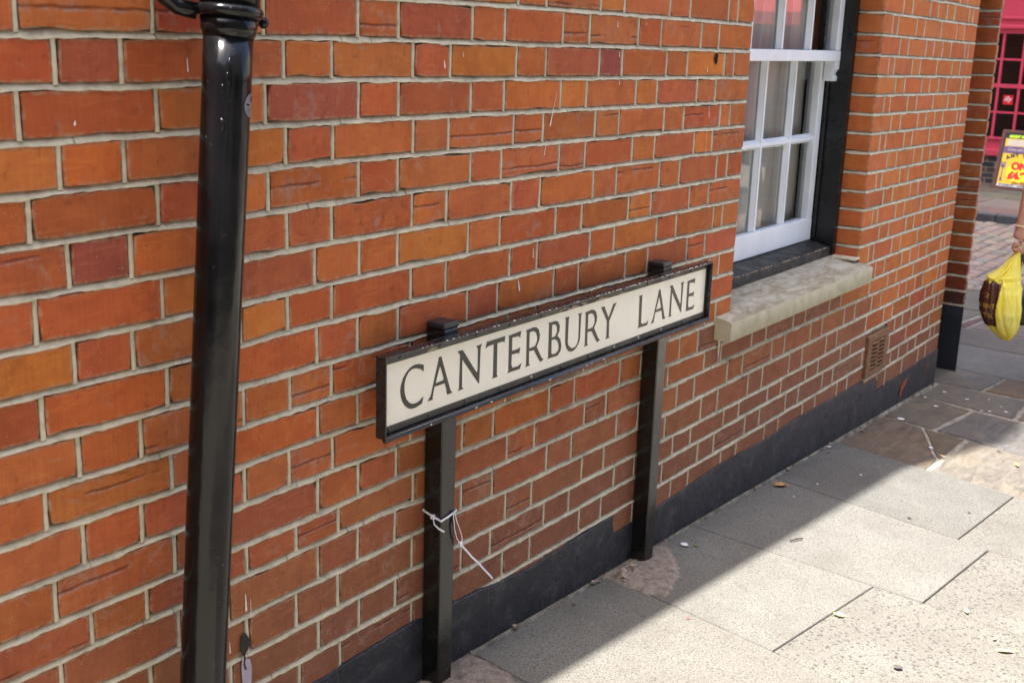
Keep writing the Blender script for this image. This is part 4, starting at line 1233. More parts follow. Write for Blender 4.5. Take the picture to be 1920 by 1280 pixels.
slab([(-1.9, wy), (Lf(wy), wy), (Lf(-.8), -.8), (-2.0, -.8)], M['concrete'], CG, -.001, seed=1)
slab(quad(Lf, Lc, wy, wy, -.80, -.80), M['concrete'], (0.212, 0.2, 0.182), .0, seed=2)
slab(quad(Lc, Lc2, wy, wy, -.56, -.618), M['concrete'], (0.222, 0.213, 0.197), .0012, seed=3, pits=.15)
slab(quad(Lc2, Ld, wy, wy, -.762, -.80), M['concrete'], (0.215, 0.207, 0.194), .0012, seed=4, pits=.15)
slab(quad(Ld, Le, wy, wy, -.70, -.735), M['concrete'], (0.178, 0.172, 0.163), .002, seed=5, pits=.1)
slab([(Lc(-.56), -.560), (Lc2(-.618), -.618), (Lc2(-1.4), -1.4), (Lc(-1.4), -1.4)], M['concrete'], (0.215, 0.203, 0.186), -.0008, seed=6, pits=1.0)
slab([(Lc2(-.762), -.762), (Ld(-.8), -.800), (Ld(-1.4), -1.4), (Lc2(-1.4), -1.4)], M['concrete'], (0.212, 0.2, 0.184), -.0008, seed=7, pits=1.0)
slab([(Ld(-.70), -.700), (Le(-.735), -.735), (Le(-1.4), -1.4), (Ld(-1.4), -1.4)], M['concrete'], (0.205, 0.195, 0.18), -.001, seed=8, pits=.6)
slab(quad(Lf, Lc, -.805, -.805, -1.4, -1.4), M['concrete'], CG, -.001, seed=9, pits=.6)
slab([(-2.0, -.805), (Lf(-.805), -.805), (Lf(-1.4), -1.4), (-2.05, -1.4)], M['concrete'], CG, 0, seed=10, pits=.4)
for j in range(2):
    for i in range(9):
        x = -3.4 + .62 * i + .2 * j
        slab([(x, -1.405 - .62 * j), (x + .62, -1.405 - .62 * j), (x + .62, -2.02 - .62 * j), (x, -2.02 - .62 * j)], M['concrete'], CG, 0, seed=30 + i + 20 * j, pits=.5)
# york stone beyond the concrete
BR, GY, OL, BL = (0.165, 0.13, 0.098), (0.16, 0.147, 0.132), (0.155, 0.138, 0.112), (0.145, 0.141, 0.138)
slab([(Le(wy), wy), (Lg(wy), wy), (1.578, -.206), (1.40, -.285), (1.25, -.345), (1.155, -.395), (Le(-.395), -.395)], M['york'], BR, .0, .004, .004, seed=40)
slab([(1.582, -.209), (1.535, -.398), (1.163, -.397), (1.255, -.35), (1.405, -.29)], M['york'], (0.155, 0.125, 0.09), -.001, .003, .003, seed=41)
slab([(Le(-.41), -.41), (1.53, -.415), (Lg(-1.05), -1.05), (Le(-1.05), -1.05)], M['york'], (0.185, 0.168, 0.145), .001, .005, .005, seed=42)
slab([(Lg(wy), wy), (Lh(wy), wy), (2.04, -.285), (1.585, -.25)], M['york'], OL, .001, .006, .005, seed=43)
slab([(1.58, -.262), (2.04, -.297), (Lh(-.95), -.95), (Lg(-.95), -.95)], M['york'], BL, .0, .005, .005, seed=44)
slab([(Lh(wy), wy), (Li(wy), wy), (Li(-.46), -.45), (2.045, -.47)], M['york'], GY, .0, .006, .005, seed=45)
slab([(2.043, -.482), (Li(-.46), -.462), (Li(-1.1), -1.1), (Lh(-1.1), -1.1)], M['york'], (0.17, 0.15, 0.125), .0, .005, .005, seed=46)
slab([(2.48, .28), (2.95, .28), (2.84, -.24), (2.49, -.222)], M['york'], GY, .0, .005, .005, seed=47)
slab([(2.49, -.232), (2.838, -.25), (2.80, -.72), (2.46, -.70)], M['york'], (0.2, 0.14, 0.085), .002, .004, .003, seed=48)
slab([(2.96, .5), (3.53, .5), (3.48, -.9), (2.81, -.9), (2.85, -.24)], M['york'], (0.165, 0.158, 0.15), .0, .004, .004, seed=49)
slab([(3.54, .6), (4.0, .6), (3.95, -.9), (3.49, -.9)], M['york'], (0.135, 0.122, 0.108), .0, .004, .004, seed=50)
slab([(4.01, .255), (4.62, .2), (4.6, -.9), (3.965, -.9)], M['york'], (0.185, 0.155, 0.125), .0, .004, .004, seed=51)
slab([(4.01, .27), (4.4, .24), (4.45, .28), (4.03, .345)], M['york'], (0.14, 0.075, 0.07), .0, .004, .002, seed=52)
slab([(4.02, .36), (4.6, .3), (4.66, .9), (4.03, .9)], M['york'], (0.185, 0.16, 0.13), .0, .004, .004, seed=53)
slab([(4.64, .9), (5.34, .9), (5.34, .33), (4.63, .35)], M['york'], (0.18, 0.16, 0.13), .0, .004, .004, seed=54)
slab([(4.63, .33), (5.34, .32), (5.34, -.4), (4.61, -.4)], M['york'], (0.185, 0.16, 0.135), .0, .004, .004, seed=55)
slab([(4.62, -.41), (5.34, -.41), (5.34, -1.2), (4.6, -1.2)], M['york'], (0.18, 0.16, 0.135), .0, .004, .004, seed=56)
# mortar fillet along the foot of the wall
fl = MB()
n = 400
vs = []
for i in range(n + 1):
    x = -2.6 + 5.0 * i / n
    w = .012 + nz(x * 12, 1) * .004 + nz(x * 50, 2) * .002
    g = gz(x)
    vs += [(x, 0.0, g + .010 + nz(x * 20, 3) * .003), (x, -w * .5, g + .005 + nz(x * 40, 4) * .0012), (x, -w, g - .002), (x, -w - .006, g - .012)]
fl.add(vs, [(i * 4 + j, i * 4 + j + 1, (i + 1) * 4 + j + 1, (i + 1) * 4 + j) for i in range(n) for j in range(3)])
fm = Mat('fillet', 0.95, 0.1)
v_ = fm.co()
fm.color(fm.ramp(fm.noise(v_, 18, 6, 0.7), [(0.35, (0.07, 0.06, 0.045)), (0.55, (0.2, 0.185, 0.15)), (0.75, (0.32, 0.3, 0.25))]))
fm.bump(fm.noise(v_, 150, 5, 0.7), 0.8, 0.004)
fl.build('mortar_fillet', fm.m, pavement, smooth=True)
# rough concrete round the feet of the posts, with crumbs
rough = Mat('rough_concrete', 0.95, 0.1)
v_ = rough.co()
rough.color(rough.mix(rough.ramp(rough.vor(v_, 120), [(0.1, 0.7), (0.3, 0.0)]), rough.ramp(rough.noise(v_, 40, 6, 0.7), [(0.3, (0.12, 0.09, 0.07)), (0.5, (0.26, 0.215, 0.175)), (0.72, (0.36, 0.31, 0.265))]), (0.09, 0.07, 0.05)))
rough.bump(rough.noise(v_, 90, 6, 0.75), 1.0, 0.008)
def patch(poly, seed, h=.008):
    pts = poly; xs_ = [p[0] for p in pts]; ys_ = [p[1] for p in pts]
    N = 44; grid = {}
    mb_ = MB(); vs = []; fs = []
    def inside(x, y):
        c = False; m_ = len(pts)
        for i in range(m_):
            (x1, y1), (x2, y2) = pts[i], pts[(i + 1) % m_]
            if (y1 > y) != (y2 > y) and x < (x2 - x1) * (y - y1) / (y2 - y1) + x1: c = not c
        return c
    def dist(x, y):
        best = 9
        m_ = len(pts)
        for i in range(m_):
            (x1, y1), (x2, y2) = pts[i], pts[(i + 1) % m_]
            dx, dy = x2 - x1, y2 - y1; t = max(0, min(1, ((x - x1) * dx + (y - y1) * dy) / (dx * dx + dy * dy)))
            best = min(best, math.hypot(x - x1 - dx * t, y - y1 - dy * t))
        return best
    for i in range(N + 1):
        for j in range(N + 1):
            x = min(xs_) + (max(xs_) - min(xs_)) * i / N; y = min(ys_) + (max(ys_) - min(ys_)) * j / N
            d = dist(x, y) * (1 if inside(x, y) else -1)
            z = gz(x) + .003 + max(-.02, min(h, d * .35)) + nz(x * 45, y * 45, seed) * .004 + nz(x * 130, y * 130, seed) * .002
            vs.append((x, y, z))
    for i in range(N):
        for j in range(N):
            a = i * (N + 1) + j
            fs.append((a, a + 1, a + N + 2, a + N + 1))
    mb_.add(vs, fs)
    mb_.build('rough_patch', rough.m, pavement, smooth=True)
patch([(-.71, .0), (-.35, .0), (-.42, -.06), (-.495, -.12), (-.56, -.16), (-.715, -.205), (-.735, -.12)], 3)
patch([(-1.62, .0), (-1.335, .0), (-1.345, -.06), (-1.36, -.13), (-1.40, -.20), (-1.6, -.18)], 5)
cr = MB(); r = random.Random(9)
for i in range(46):
    if i < 26: x, y = r.gauss(-.665, .035), -abs(r.gauss(.045, .03)) - .008
    else: x, y = r.uniform(-1.45, 1.9), -abs(r.gauss(.02, .012)) - .006
    s_ = r.choice((.0025, .0035, .0045, .006)) if i > 3 else .011
    m_ = Matrix.Rotation(r.random() * 6, 3, Vector((r.random(), r.random(), 1)).normalized())
    vs = [m_ @ Vector((a * s_ * r.uniform(.6, 1.2), b * s_ * r.uniform(.6, 1.2), c * s_ * r.uniform(.5, .9))) + Vector((x, y, gz(x) + .006 + s_ * .4)) for a in (-1, 1) for b in (-1, 1) for c in (-1, 1)]
    cr.add(vs, [(0, 1, 3, 2), (4, 6, 7, 5), (0, 4, 5, 1), (2, 3, 7, 6), (0, 2, 6, 4), (1, 5, 7, 3)])
tag(cr.build('crumbs', plain('grit', (0.27, 0.21, 0.16), 0.9, 0.2, 0.5, 60)), 'crumbs of mortar and grit along the wall foot', kind='stuff')
# trodden chewing gum and white droppings
gm = MB(); r = random.Random(14)
def blob(mb_, x, y, w, z=.0015, rr=r):
    n = 10
    mb_.add([(x + w * math.cos(2 * math.pi * i / n) * rr.uniform(.75, 1.2), y + w * math.sin(2 * math.pi * i / n) * rr.uniform(.75, 1.2), gz(x) + z + .0055) for i in range(n)], [tuple(range(n))])
for (x, y, w) in ((-.695, -.834, .011), (.395, -.521, .007), (.60, -.66, .006), (1.45, -.55, .008), (1.50, -.15, .009), (.1, -.95, .006)): blob(gm, x, y, w)
tag(gm.build('trodden_gum', plain('old_gum', (0.07, 0.065, 0.06), 0.8, 0.2, 0.3, 60)), 'dark spots of trodden gum on the pavement', kind='stuff')
gm = MB()
for (x, y, w) in ((2.28, -.10, .011), (2.22, -.22, .009), (1.97, -.15, .011), (2.05, -.33, .007), (2.07, -.36, .007), (2.12, -.42, .009), (1.62, -.1, .016), (.98, -.02, .009), (.72, -.24, .005), (.5, -.16, .004), (.31, -.15, .004), (1.28, -.33, .009), (2.1, -.06, .007), (-.35, -.07, .012), (2.3, -.3, .005), (2.2, -.38, .005)): blob(gm, x, y, w)
tag(gm.build('pale_droppings', plain('dropping_white', (0.6, 0.6, 0.6), 0.8, 0.2, 0.2, 60)), 'small white droppings dotted on the pavement', kind='stuff')

# ------------------------------------------------------------------ leaves and a twig
def leaf(x, y, size, col, rz, label, lobes=True, curl=.25):
    o = MB(); prof_ = [(0, -.5, 0), (.12, -.3, .1), (.42, -.32, .3), (.28, -.1, .15), (.52, .12, .4), (.2, .12, .1), (.16, .5, .35), (0, .34, .05), (-.18, .46, .3), (-.2, .1, .08), (-.5, .05, .45), (-.27, -.1, .15), (-.38, -.34, .3), (-.1, -.3, .1)]
    if not lobes: prof_ = [(0, -.5, 0), (.14, -.2, .12), (.16, .1, .15), (.08, .38, .2), (0, .5, .25), (-.1, .35, .1), (-.17, .05, .1), (-.13, -.25, .12)]
    n = len(prof_)
    v = [(0, 0, .04 * size)] + [(a * size, b * size, (c * curl * .6 + .03) * size) for a, b, c in prof_]
    v += [(p[0], p[1], p[2] - .0008) for p in v]
    f = [(0, 1 + i, 1 + (i + 1) % n) for i in range(n)] + [(n + 1, n + 2 + (i + 1) % n, n + 2 + i) for i in range(n)] + [(1 + i, n + 2 + i, n + 2 + (i + 1) % n, 1 + (i + 1) % n) for i in range(n)]
    o.add(v, f)
    o.tube([(0, -.48 * size, .02 * size), (.05 * size, -.62 * size, .03 * size), (.12 * size, -.8 * size, .02 * size)], .015 * size, 6)
    me = o.build('fallen_leaf', plain('leaf_tone', col, 0.7, 0.3, 0.3, 50))
    me.location = (x, y, gz(x) + .005); me.rotation_euler = (0.05, .08, rz)
    return tag(me, label, 'leaf', 'fallen leaves on the pavement')
leaf(.392, -.065, .055, (0.36, 0.2, 0.07), 1.1, 'brown curled lobed leaf against the foot of the wall', True, .5)
leaf(-.503, -.614, .034, (0.48, 0.5, 0.2), .3, 'pale green leaf scrap beside the raised slab edge', True, .2)
leaf(-.234, -.875, .032, (0.62, 0.6, 0.3), 2.0, 'pale yellow narrow leaf alone on the bare sunlit slab', False, .2)
leaf(-.415, -1.02, .045, (0.6, 0.45, 0.16), .6, 'yellow ochre leaf at the lower right edge of the paving', False, .3)
leaf(-.36, -.98, .022, (0.6, 0.56, 0.3), 1.4, 'tiny cream leaf scrap near the ochre leaf on the sunlit slab', False, .2)
leaf(1.30, -.655, .05, (0.5, 0.3, 0.1), 1.9, 'orange dry leaf on the sunlit stone at the right edge', False, .4)
leaf(1.20, -.40, .03, (0.55, 0.4, 0.22), 2.6, 'small tan leaf lodged in the joint between stone slabs', False, .4)
leaf(-.33, -.10, .018, (0.12, 0.17, 0.04), 0.4, 'small green leaf scrap in the shade by the far sign post', True, .3)
leaf(-.80, -.315, .012, (0.55, 0.06, 0.13), 0.4, 'tiny pink petal on the slab just past the shadow edge', False, .2)
tw = MB()
tw.tube([(-.092, -.303, gz(-.09) + .007), (-.065, -.315, gz(-.07) + .009), (-.043, -.324, gz(-.04) + .007)], [.0022, .0028, .0022], 8)
tag(tw.build('twig', plain('twig_bark', (0.07, 0.045, 0.035), 0.8, 0.2)), 'short dark twig lying on the sunlit slab by the shadow edge', 'twig')

# ------------------------------------------------------------------ unseen tall block, added behind the house to shade the side street
tb = thing('shade_block', 'unseen tall brick block added behind the corner house to shade the side street', 'building', (1.5, 4.5, -1.7))
b = MB(); b.box(-2.0, 5.0, 2.02, 7.0, -1.75, 28.0)
b.build('wall', M['upper'], tb)
b = MB()
for i in range(3):
    for j in range(7):
        b.box(-1.4 + 2.2 * i, -.3 + 2.2 * i, 2.0, 2.019, 3 + 3.3 * j, 4.8 + 3.3 * j)
b.build('window', M['dark'], tb)

M['grey_render'] = plain('grey_render', (0.15, 0.15, 0.145), 0.9, 0.2)
ob_ = thing('opposite_block', 'grey rendered building across the lane, behind the camera', 'building', (-8, -7, -1.4))
b = MB(); b.box(-18.0, 1.5, -9.5, -4.8, -1.7, 6.0); b.box(-15, -9.5, -4.79, 1.5, -1.5, 6.0)
b.build('wall', M['grey_render'], ob_)
b = MB()
for i in range(6): b.box(-16.5 + 2.8 * i, -15.2 + 2.8 * i, -4.799, -4.77, -.5, 1.2)
b.build('window', M['dark'], ob_)

# ------------------------------------------------------------------ side street of setts
road = MB()
for a, b_ in zip([5.36, 7, 8.5], [7, 8.5, 9.9]):
    road.add([(a, -30, gz(a) - .012), (b_, -30, gz(b_) - .012), (b_, 30, gz(b_) - .012), (a, 30, gz(a) - .012)], [(0, 1, 2, 3)])
rm_ = Mat('sett_joint', 0.95, 0.1)
rm_.color(rm_.ramp(rm_.noise(rm_.co(), 8, 5), [(0.3, (0.055, 0.05, 0.045)), (0.7, (0.11, 0.1, 0.09))]))
road_ob = tag(road.build('road', rm_.m), kind='structure')
def sett_mat(name, attr):
    m = Mat(name, 0.7, 0.3)
    if attr: base = m.n('ShaderNodeVertexColor', layer_name='tint').outputs[0]; v = m.co()
    else: base = m.n('ShaderNodeObjectInfo').outputs['Color']; v = m.co('Object', (1, 1, 1), 19.0)
    c = m.mix(m.ramp(m.noise(v, 14, 5, 0.65), [(0.35, 0.6), (0.65, 0.0)]), base, m.mix(1.0, base, (0.6, 0.6, 0.62), 'MULTIPLY'))
    m.color(c); m.bump(m.noise(v, 60, 4), 0.4, 0.004)
    return m.m
M['sett'] = sett_mat('granite_sett', False); M['sett_mass'] = sett_mat('granite_sett_mass', True)
def sett_geo(L, Wd, r):
    hx, hy = L / 2, Wd / 2
    lo = [(-hx, -hy), (hx, -hy), (hx, hy), (-hx, hy)]
    mid_ = [(x * (1 - r.uniform(.0, .04)), y * (1 - r.uniform(0, .05))) for x, y in lo]
    top_ = [(x * .82 + r.uniform(-.004, .004), y * .76 + r.uniform(-.003, .003)) for x, y in lo]
    v = [(x, y, -.04) for x, y in mid_] + [(x, y, -.012) for x, y in mid_] + [(x, y, r.uniform(-.001, .002)) for x, y in top_]
    f = [(8, 9, 10, 11)] + [(k * 4 + i, k * 4 + (i + 1) % 4, (k + 1) * 4 + (i + 1) % 4, (k + 1) * 4 + i) for k in (0, 1) for i in range(4)]
    return v, f
spool = []
for i in range(10):
    b = MB(); v, f = sett_geo(.24, .112, random.Random(i)); b.add(v, f)
    spool.append((b, b.mesh('sett', M['sett'])))
sm = MB(); st_ = []
r = random.Random(77)
cols = [(176, 154, 142), (166, 146, 136), (156, 142, 136), (182, 158, 144), (148, 134, 130), (170, 150, 138)]
for j in range(-26, 30):
    y = .06 + j * .124
    x = 5.44 + r.uniform(-.06, .03)
    while x < 9.78:
        L = r.uniform(.15, .22)
        if x + L > 9.82: break
        xc = x + L / 2
        edge = .215 * (xc + 3.402) - 1.5537
        los = .249 * (xc - 2.82)
        c = r.choice(cols); c = [k + r.uniform(-8, 8) for k in c]; lc = [k * q_ for k, q_ in zip(lin(c), (.74, .75, .68))]
        b, me = r.choice(spool)
        rot = Euler((r.uniform(-.03, .03), r.uniform(-.02, .02) + .02, r.uniform(-.04, .04)))
        loc = Vector((xc, y + r.uniform(-.004, .004), gz(xc) + r.uniform(-.003, .003)))
        sc = Vector((L * .94 / .24, 1, 1))
        if edge - .22 < y < los + .12:
            ob = link('sett', me, road_ob); ob.location = loc; ob.rotation_euler = rot; ob.scale = sc; ob.color = (*lc, 1)
        else:
            mt = Matrix.LocRotScale(loc, rot, sc)
            sm.add([mt @ Vector(p) for p in b.v], b.f); st_ += [(*lc, 1)] * len(b.f)
        x += L
tag(build_tinted(sm, st_, 'sett_field', M['sett_mass'], road_ob), kind='stuff')

# far kerb and far pavement
fp = MB()
fp.add([(9.9, -30, gzf(9.9) - .008), (14.2, -30, gzf(14.2) - .008), (14.2, 30, gzf(14.2) - .008), (9.9, 30, gzf(9.9) - .008)], [(0, 1, 2, 3)])
fpav = tag(fp.build('far_pavement', bedm.m), kind='structure')
M['kerb'] = plain('kerb_granite', (0.075, 0.077, 0.08), 0.7, 0.3, 0.3, 20, 0.3)
for i in range(12):
    y = -5.2 + .9 * i
    b = MB(); b.box(-.07, .07, -.447, .447, -.2, 0)
    k = b.build('kerb_stone', M['kerb'], fpav, bevel=.012)
    k.location = (9.93, y, gzf(9.9) + .001)
r = random.Random(31)
for (xa, xb, base) in ((10.01, 10.66, (150, 124, 114)), (10.67, 11.70, (152, 142, 132)), (11.71, 12.45, (138, 128, 120)), (12.46, 13.64, (118, 110, 104))):
    y = -3.0
    while y < 3.4:
        L = r.uniform(.65, 1.05)
        c = [v + r.uniform(-7, 7) for v in base]
        slab([(xa, y), (xb, y), (xb, y + L), (xa, y + L)], M['york'], tuple(v * q_ for v, q_ in zip(lin(c), (.72, .74, .69))), r.uniform(-.002, .003), .006, .004, seed=int(y * 100) + int(xa * 10), parent=fpav, zf=gzf)
        y += L

# ------------------------------------------------------------------ pink shop
SX = 13.68
shop = thing('pink_shop', 'pink painted shop front with small paned windows over a dark brick base', 'shop', (SX, 0, gzf(SX)))
M['pink'] = plain('pink_gloss', (0.50, 0.05, 0.088), 0.3, 0.5, 0.06, 6)
def bx(name, mat, x0, x1, y0, y1, z0, z1, parent=shop, bev=0.0):
    b = MB(); b.box(x0, x1, y0, y1, z0, z1); return b.build(name, mat, parent, bevel=bev)
zb0 = gzf(SX) - .05
bx('stall_riser', M['mortar'], SX + .012, SX + .2, -9, 4, zb0, -1.452)
DARKB = [(70, 66, 70), (82, 70, 68), (60, 60, 66), (92, 74, 66), (74, 70, 72)]
sm = MB(); st_ = []; se_ = []; r = random.Random(12)
for k in range(6):
    z = -1.46 - .0375 - .0735 * k
    y = 4.0 - (.11 if k % 2 else 0)
    while y > -8.9:
        yc = y - .1075
        c = (*[v * .8 for v in lin(r.choice(DARKB))], 1)
        Lp, mbp, me = r.choice(POOL['stretcher'])
        loc = Vector((SX, yc, z)); rot = Euler((0, 0, -math.pi / 2)); sc = Vector((.213 / Lp, 1, .98))
        if 1.85 < yc < 3.0 and z > zb0:
            ob = link('brick', me, shop); ob.location = loc; ob.rotation_euler = rot; ob.scale = sc; ob.color = c
        else:
            mt = Matrix.LocRotScale(loc, rot, sc)
            sm.add([mt @ Vector(p) for p in mbp.v], mbp.f); st_ += [c] * len(mbp.f); se_ += mbp.e
        y -= .225
tag(build_tinted(sm, st_, 'brick_field', M['brick_mass'], shop, se_), kind='stuff')
bx('sill_board', M['pink'], SX - .055, SX + .2, -9, 4, -1.45, -1.365, bev=.008)
bx('panel', M['pink'], SX - .01, SX + .2, -9, 4, -1.364, -1.235)
bx('bottom_rail', M['pink'], SX - .035, SX + .15, -9, 4, -1.234, -1.20, bev=.006)
bx('head_rail', M['pink'], SX - .012, SX + .15, -9, 4, .155, .215)
bx('lower_moulding', M['pink'], SX - .06, SX + .15, -9, 4, .216, .262, bev=.008)
bx('fascia', M['pink'], SX - .02, SX + .2, -9, 4, .263, .95)
bx('upper_moulding', M['pink'], SX - .05, SX - .021, -9, 4, .335, .372, bev=.006)
bx('cornice', M['pink'], SX - .16, SX + .2, -9, 4, .951, 1.08, bev=.01)
bx('upper_wall', plain('cream_render', (0.5, 0.46, 0.38), 0.9, 0.2), SX, SX + 5, -9, 4, 1.081, 7.5)
bx('dark_interior', M['dark'], SX + .9, SX + 1.0, -9, 4, -1.8, .9)
bx('interior_floor', M['dark'], SX + .2, SX + .9, -9, 4, -1.5, -1.3)
M['shopglass'] = glass_material('shop_glass', (0.55, 0.57, 0.56), 0.02)
yl = 2.90
bay = 0
while yl > -8.0:
    n = 5; w = .268
    if bay: bx('pilaster', M['pink'], SX - .05, SX + .15, yl, yl + .26, -1.199, .154, bev=.01)
    else: bx('pilaster', M['pink'], SX - .05, SX + .15, yl + .03, yl + .3, -1.199, .154, bev=.01)
    if yl < -3.5 and bay % 2:
        bx('door', M['pink'], SX + .02, SX + .1, yl - n * w, yl, -1.199, .154)
    else:
        for i in range(1, n + (0 if bay else 0)):
            bx('glazing_bar', M['pink'], SX - .004, SX + .05, yl - i * w - .016, yl - i * w + .016, -1.199, .154)
        for i, z in enumerate((-.87, -.522, -.178)):
            bx('glazing_bar', M['pink'], SX - (.012 if i == 1 else .0), SX + .048, yl - n * w, yl, z - (.026 if i == 1 else .013), z + (.026 if i == 1 else .013))
        zz_ = [-1.199, -.87, -.522, -.178, .154]
        for i in range(n):
            for za, zb_ in zip(zz_, zz_[1:]):
                b = MB(); b.recalc = False; y0, y1 = yl - (i + 1) * w + .017, yl - i * w - .017
                b.add([(SX + .03, y1, za + .014), (SX + .03, y0, za + .014), (SX + .03, y0, zb_ - .014), (SX + .03, y1, zb_ - .014)], [(0, 1, 2, 3)])
                if bay == 0: b.build('pane', M['shopglass'], shop)
                elif i == 0 and za == -1.199: bigp = MB(); bigp.recalc = False; bigp.add(b.v, b.f)
                else: bigp.add(b.v, b.f)
        if bay: bigp.build('panes', M['shopglass'], shop)
    yl -= n * w + .29
    bay += 1
# sticker in the window
sq = MB(); y0, y1, z0, z1 = 2.425, 2.555, -.765, -.640
sq.add([(SX + .026, y0, z0), (SX + .026, y1, z0), (SX + .026, y1, z1), (SX + .026, y0, z1)], [(0, 1, 2, 3)])
stk = sq.build('window_sticker', plain('sticker_red', (0.6, 0.01, 0.015), 0.4, 0.4, 0.03), shop)
v, f = text_geo('illy', .098, .3, .0)
xm_ = max(p[0] for p in v)
b = MB(); b.add([(SX + .0245, y1 - .012 - p[0] * .106 / xm_, z0 + .042 + p[1]) for p in v], f)
b.build('lettering', plain('sticker_white', (0.8, 0.8, 0.8), 0.4, 0.4, 0.02), stk)
# awning further along, seen only in the window's reflection
aw = MB()
aw.add([(SX - .05, -7.2, .95), (SX - .05, -4.2, .95), (SX - 1.3, -4.2, .35), (SX - 1.3, -7.2, .35), (SX - 1.3, -4.2, .18), (SX - 1.3, -7.2, .18)], [(0, 1, 2, 3), (3, 2, 4, 5)])
aw.build('awning', plain('awning_red', (0.55, 0.06, 0.06), 0.8, 0.2), shop)

# ------------------------------------------------------------------ A-board
ab = thing('menu_board', 'brown framed pavement board with yellow menu poster in front of the pink shop', 'pavement sign', (13.13, 2.374, gzf(13.13)))
AO = Vector((13.02, 2.40, gzf(13.02) + .002))
AE = Vector((-.13, -.9915, 0)).normalized()
AU = Vector((.222, -.01, .747)).normalized()
AN = AE.cross(AU).normalized()
if AN.x > 0: AN = -AN
AW, AH = .80, .785
def AP(u, v, w=0.0): return AO + AE * u + AU * v + AN * w
def abox(mb_, u0, u1, v0, v1, w0, w1):
    pts = [AP(u, v, w) for w in (w0, w1) for u, v in ((u0, v0), (u1, v0), (u1, v1), (u0, v1))]
    mb_.add(pts, [(0, 1, 2, 3), (7, 6, 5, 4), (0, 4, 5, 1), (1, 5, 6, 2), (2, 6, 7, 3), (3, 7, 4, 0)])
M['brownwood'] = plain('brown_wood', (0.10, 0.036, 0.02), 0.5, 0.4, 0.25, 12)
b = MB(); fw = .048
abox(b, 0, fw, 0, AH, -.03, .0); abox(b, AW - fw, AW, 0, AH, -.03, .0); abox(b, fw, AW - fw, 0, fw * .9, -.03, .0); abox(b, fw, AW - fw, AH - fw * .9, AH, -.03, .0)
afr = b.build('frame', M['brownwood'], ab, bevel=.003)
b = MB()
o_ = AO + Vector((.5, -.06, 0))
b.add([AP(0, AH, -.03), AP(.05, AH, -.03), o_ + AE * .05, o_, AP(AW - .05, AH, -.03), AP(AW, AH, -.03), o_ + AE * AW, o_ + AE * (AW - .05)], [(0, 1, 2, 3), (4, 5, 6, 7)])
b.build('back_leg', M['brownwood'], ab)
def flat(name, col, polys, w, parent):
    b = MB()
    for p in polys: b.add([AP(u, v, w) for u, v in p], [tuple(range(len(p)))])
    return b.build(name, plain(name + '_print', col, 0.35, 0.4, 0.03), parent)
PU0, PU1, PV0, PV1 = fw, AW - fw, fw * .9, AH - fw * .9
poster = flat('poster', (0.02, 0.025, 0.035), [[(PU0, PV0), (PU1, PV0), (PU1, PV1), (PU0, PV1)]], -.012, ab)
pu0, pu1 = PU0 + .012, PU1 - .012
def vf(t): return AH * (1 - t)
flat('yellow_ground', (0.85, 0.52, 0.03), [[(pu0, vf(.905)), (pu1, vf(.905)), (pu1, vf(.145)), (pu0, vf(.145))]], -.011, poster)
flat('purple_band', (0.16, 0.085, 0.15), [[(pu0 - .01, vf(.392)), (pu1, vf(.392)), (pu1, vf(.272)), (pu0 - .01, vf(.272))]], -.0102, poster)
flat('white_strip', (0.82, 0.84, 0.82), [[(pu0, vf(.944)), (pu1, vf(.944)), (pu1, vf(.903)), (pu0, vf(.903))]], -.0102, poster)
n = 40
flat('bubble', (0.85, 0.86, 0.03), [[(.47 + .325 * math.cos(2 * math.pi * i / n), vf(.705) + .145 * math.sin(2 * math.pi * i / n)) for i in range(n) if True]], -.0094, poster) if False else None
bub = []
for i in range(n):
    a = 2 * math.pi * i / n
    u = .44 + .30 * math.cos(a) * (1 + .06 * math.cos(3 * a)); vv = vf(.70) + .150 * math.sin(a)
    bub.append((min(u, pu1), vv))
flat('bubble', (0.80, 0.85, 0.03), [bub], -.0094, poster)
def print_text(name, txt, u, t, h, col, shear=0.0, bold=0.0, w=-.0086, wid=None):
    v, f = text_geo(txt, h / .7, shear, bold)
    xm = max(p[0] for p in v); k = (wid / xm) if wid else 1
    b = MB(); b.add([AP(u + p[0] * k, vf(t) + p[1], w) for p in v], f)
    return b.build(name, plain(name + '_print', col, 0.4, 0.3, 0.03), poster)
print_text('heading', 'UNDER NEW', .10, .122, .026, (0.6, 0.85, 0.03), .35, .006, wid=.285)
print_text('title', 'NEW', .10, .252, .066, (0.62, 0.53, 0.42), 0, .012, -.0088, wid=.245)
print_text('tagline', 'Come and try our', .11, .345, .036, (0.75, 0.68, 0.6), .3, .0, wid=.33)
for i, (c_, u, t, rot) in enumerate((('A', .125, .492, .5), ('N', .178, .462, .38), ('Y', .235, .445, .25), ('2', .325, .438, .05))):
    v, f = text_geo(c_, .042 / .7, 0, .006)
    b = MB(); b.add([AP(u + p[0] * math.cos(rot) - p[1] * math.sin(rot), vf(t) + p[0] * math.sin(rot) + p[1] * math.cos(rot), -.0086) for p in v], f)
    b.build('offer', plain('offer_print', (0.03, 0.03, 0.03), 0.4, 0.3, 0.03), poster)
print_text('offer_word', 'ONLY', .205, .652, .088, (0.72, 0.025, 0.03), 0, .011)
print_text('price', '£4.9', .185, .805, .085, (0.72, 0.025, 0.03), 0, .011)
print_text('days', 'Mon - Fri', .255, .890, .028, (0.45, 0.16, 0.02), 0, .008)
print_text('footer', 'STUDENTS & OAPS 10%', .085, .932, .019, (0.04, 0.05, 0.06), 0, .002, wid=.42)
fk = MB()
def fpoly(p): fk.add([AP(u, v, -.0088) for u, v in p], [tuple(range(len(p)))])
fu, ft = .098, vf(.60)
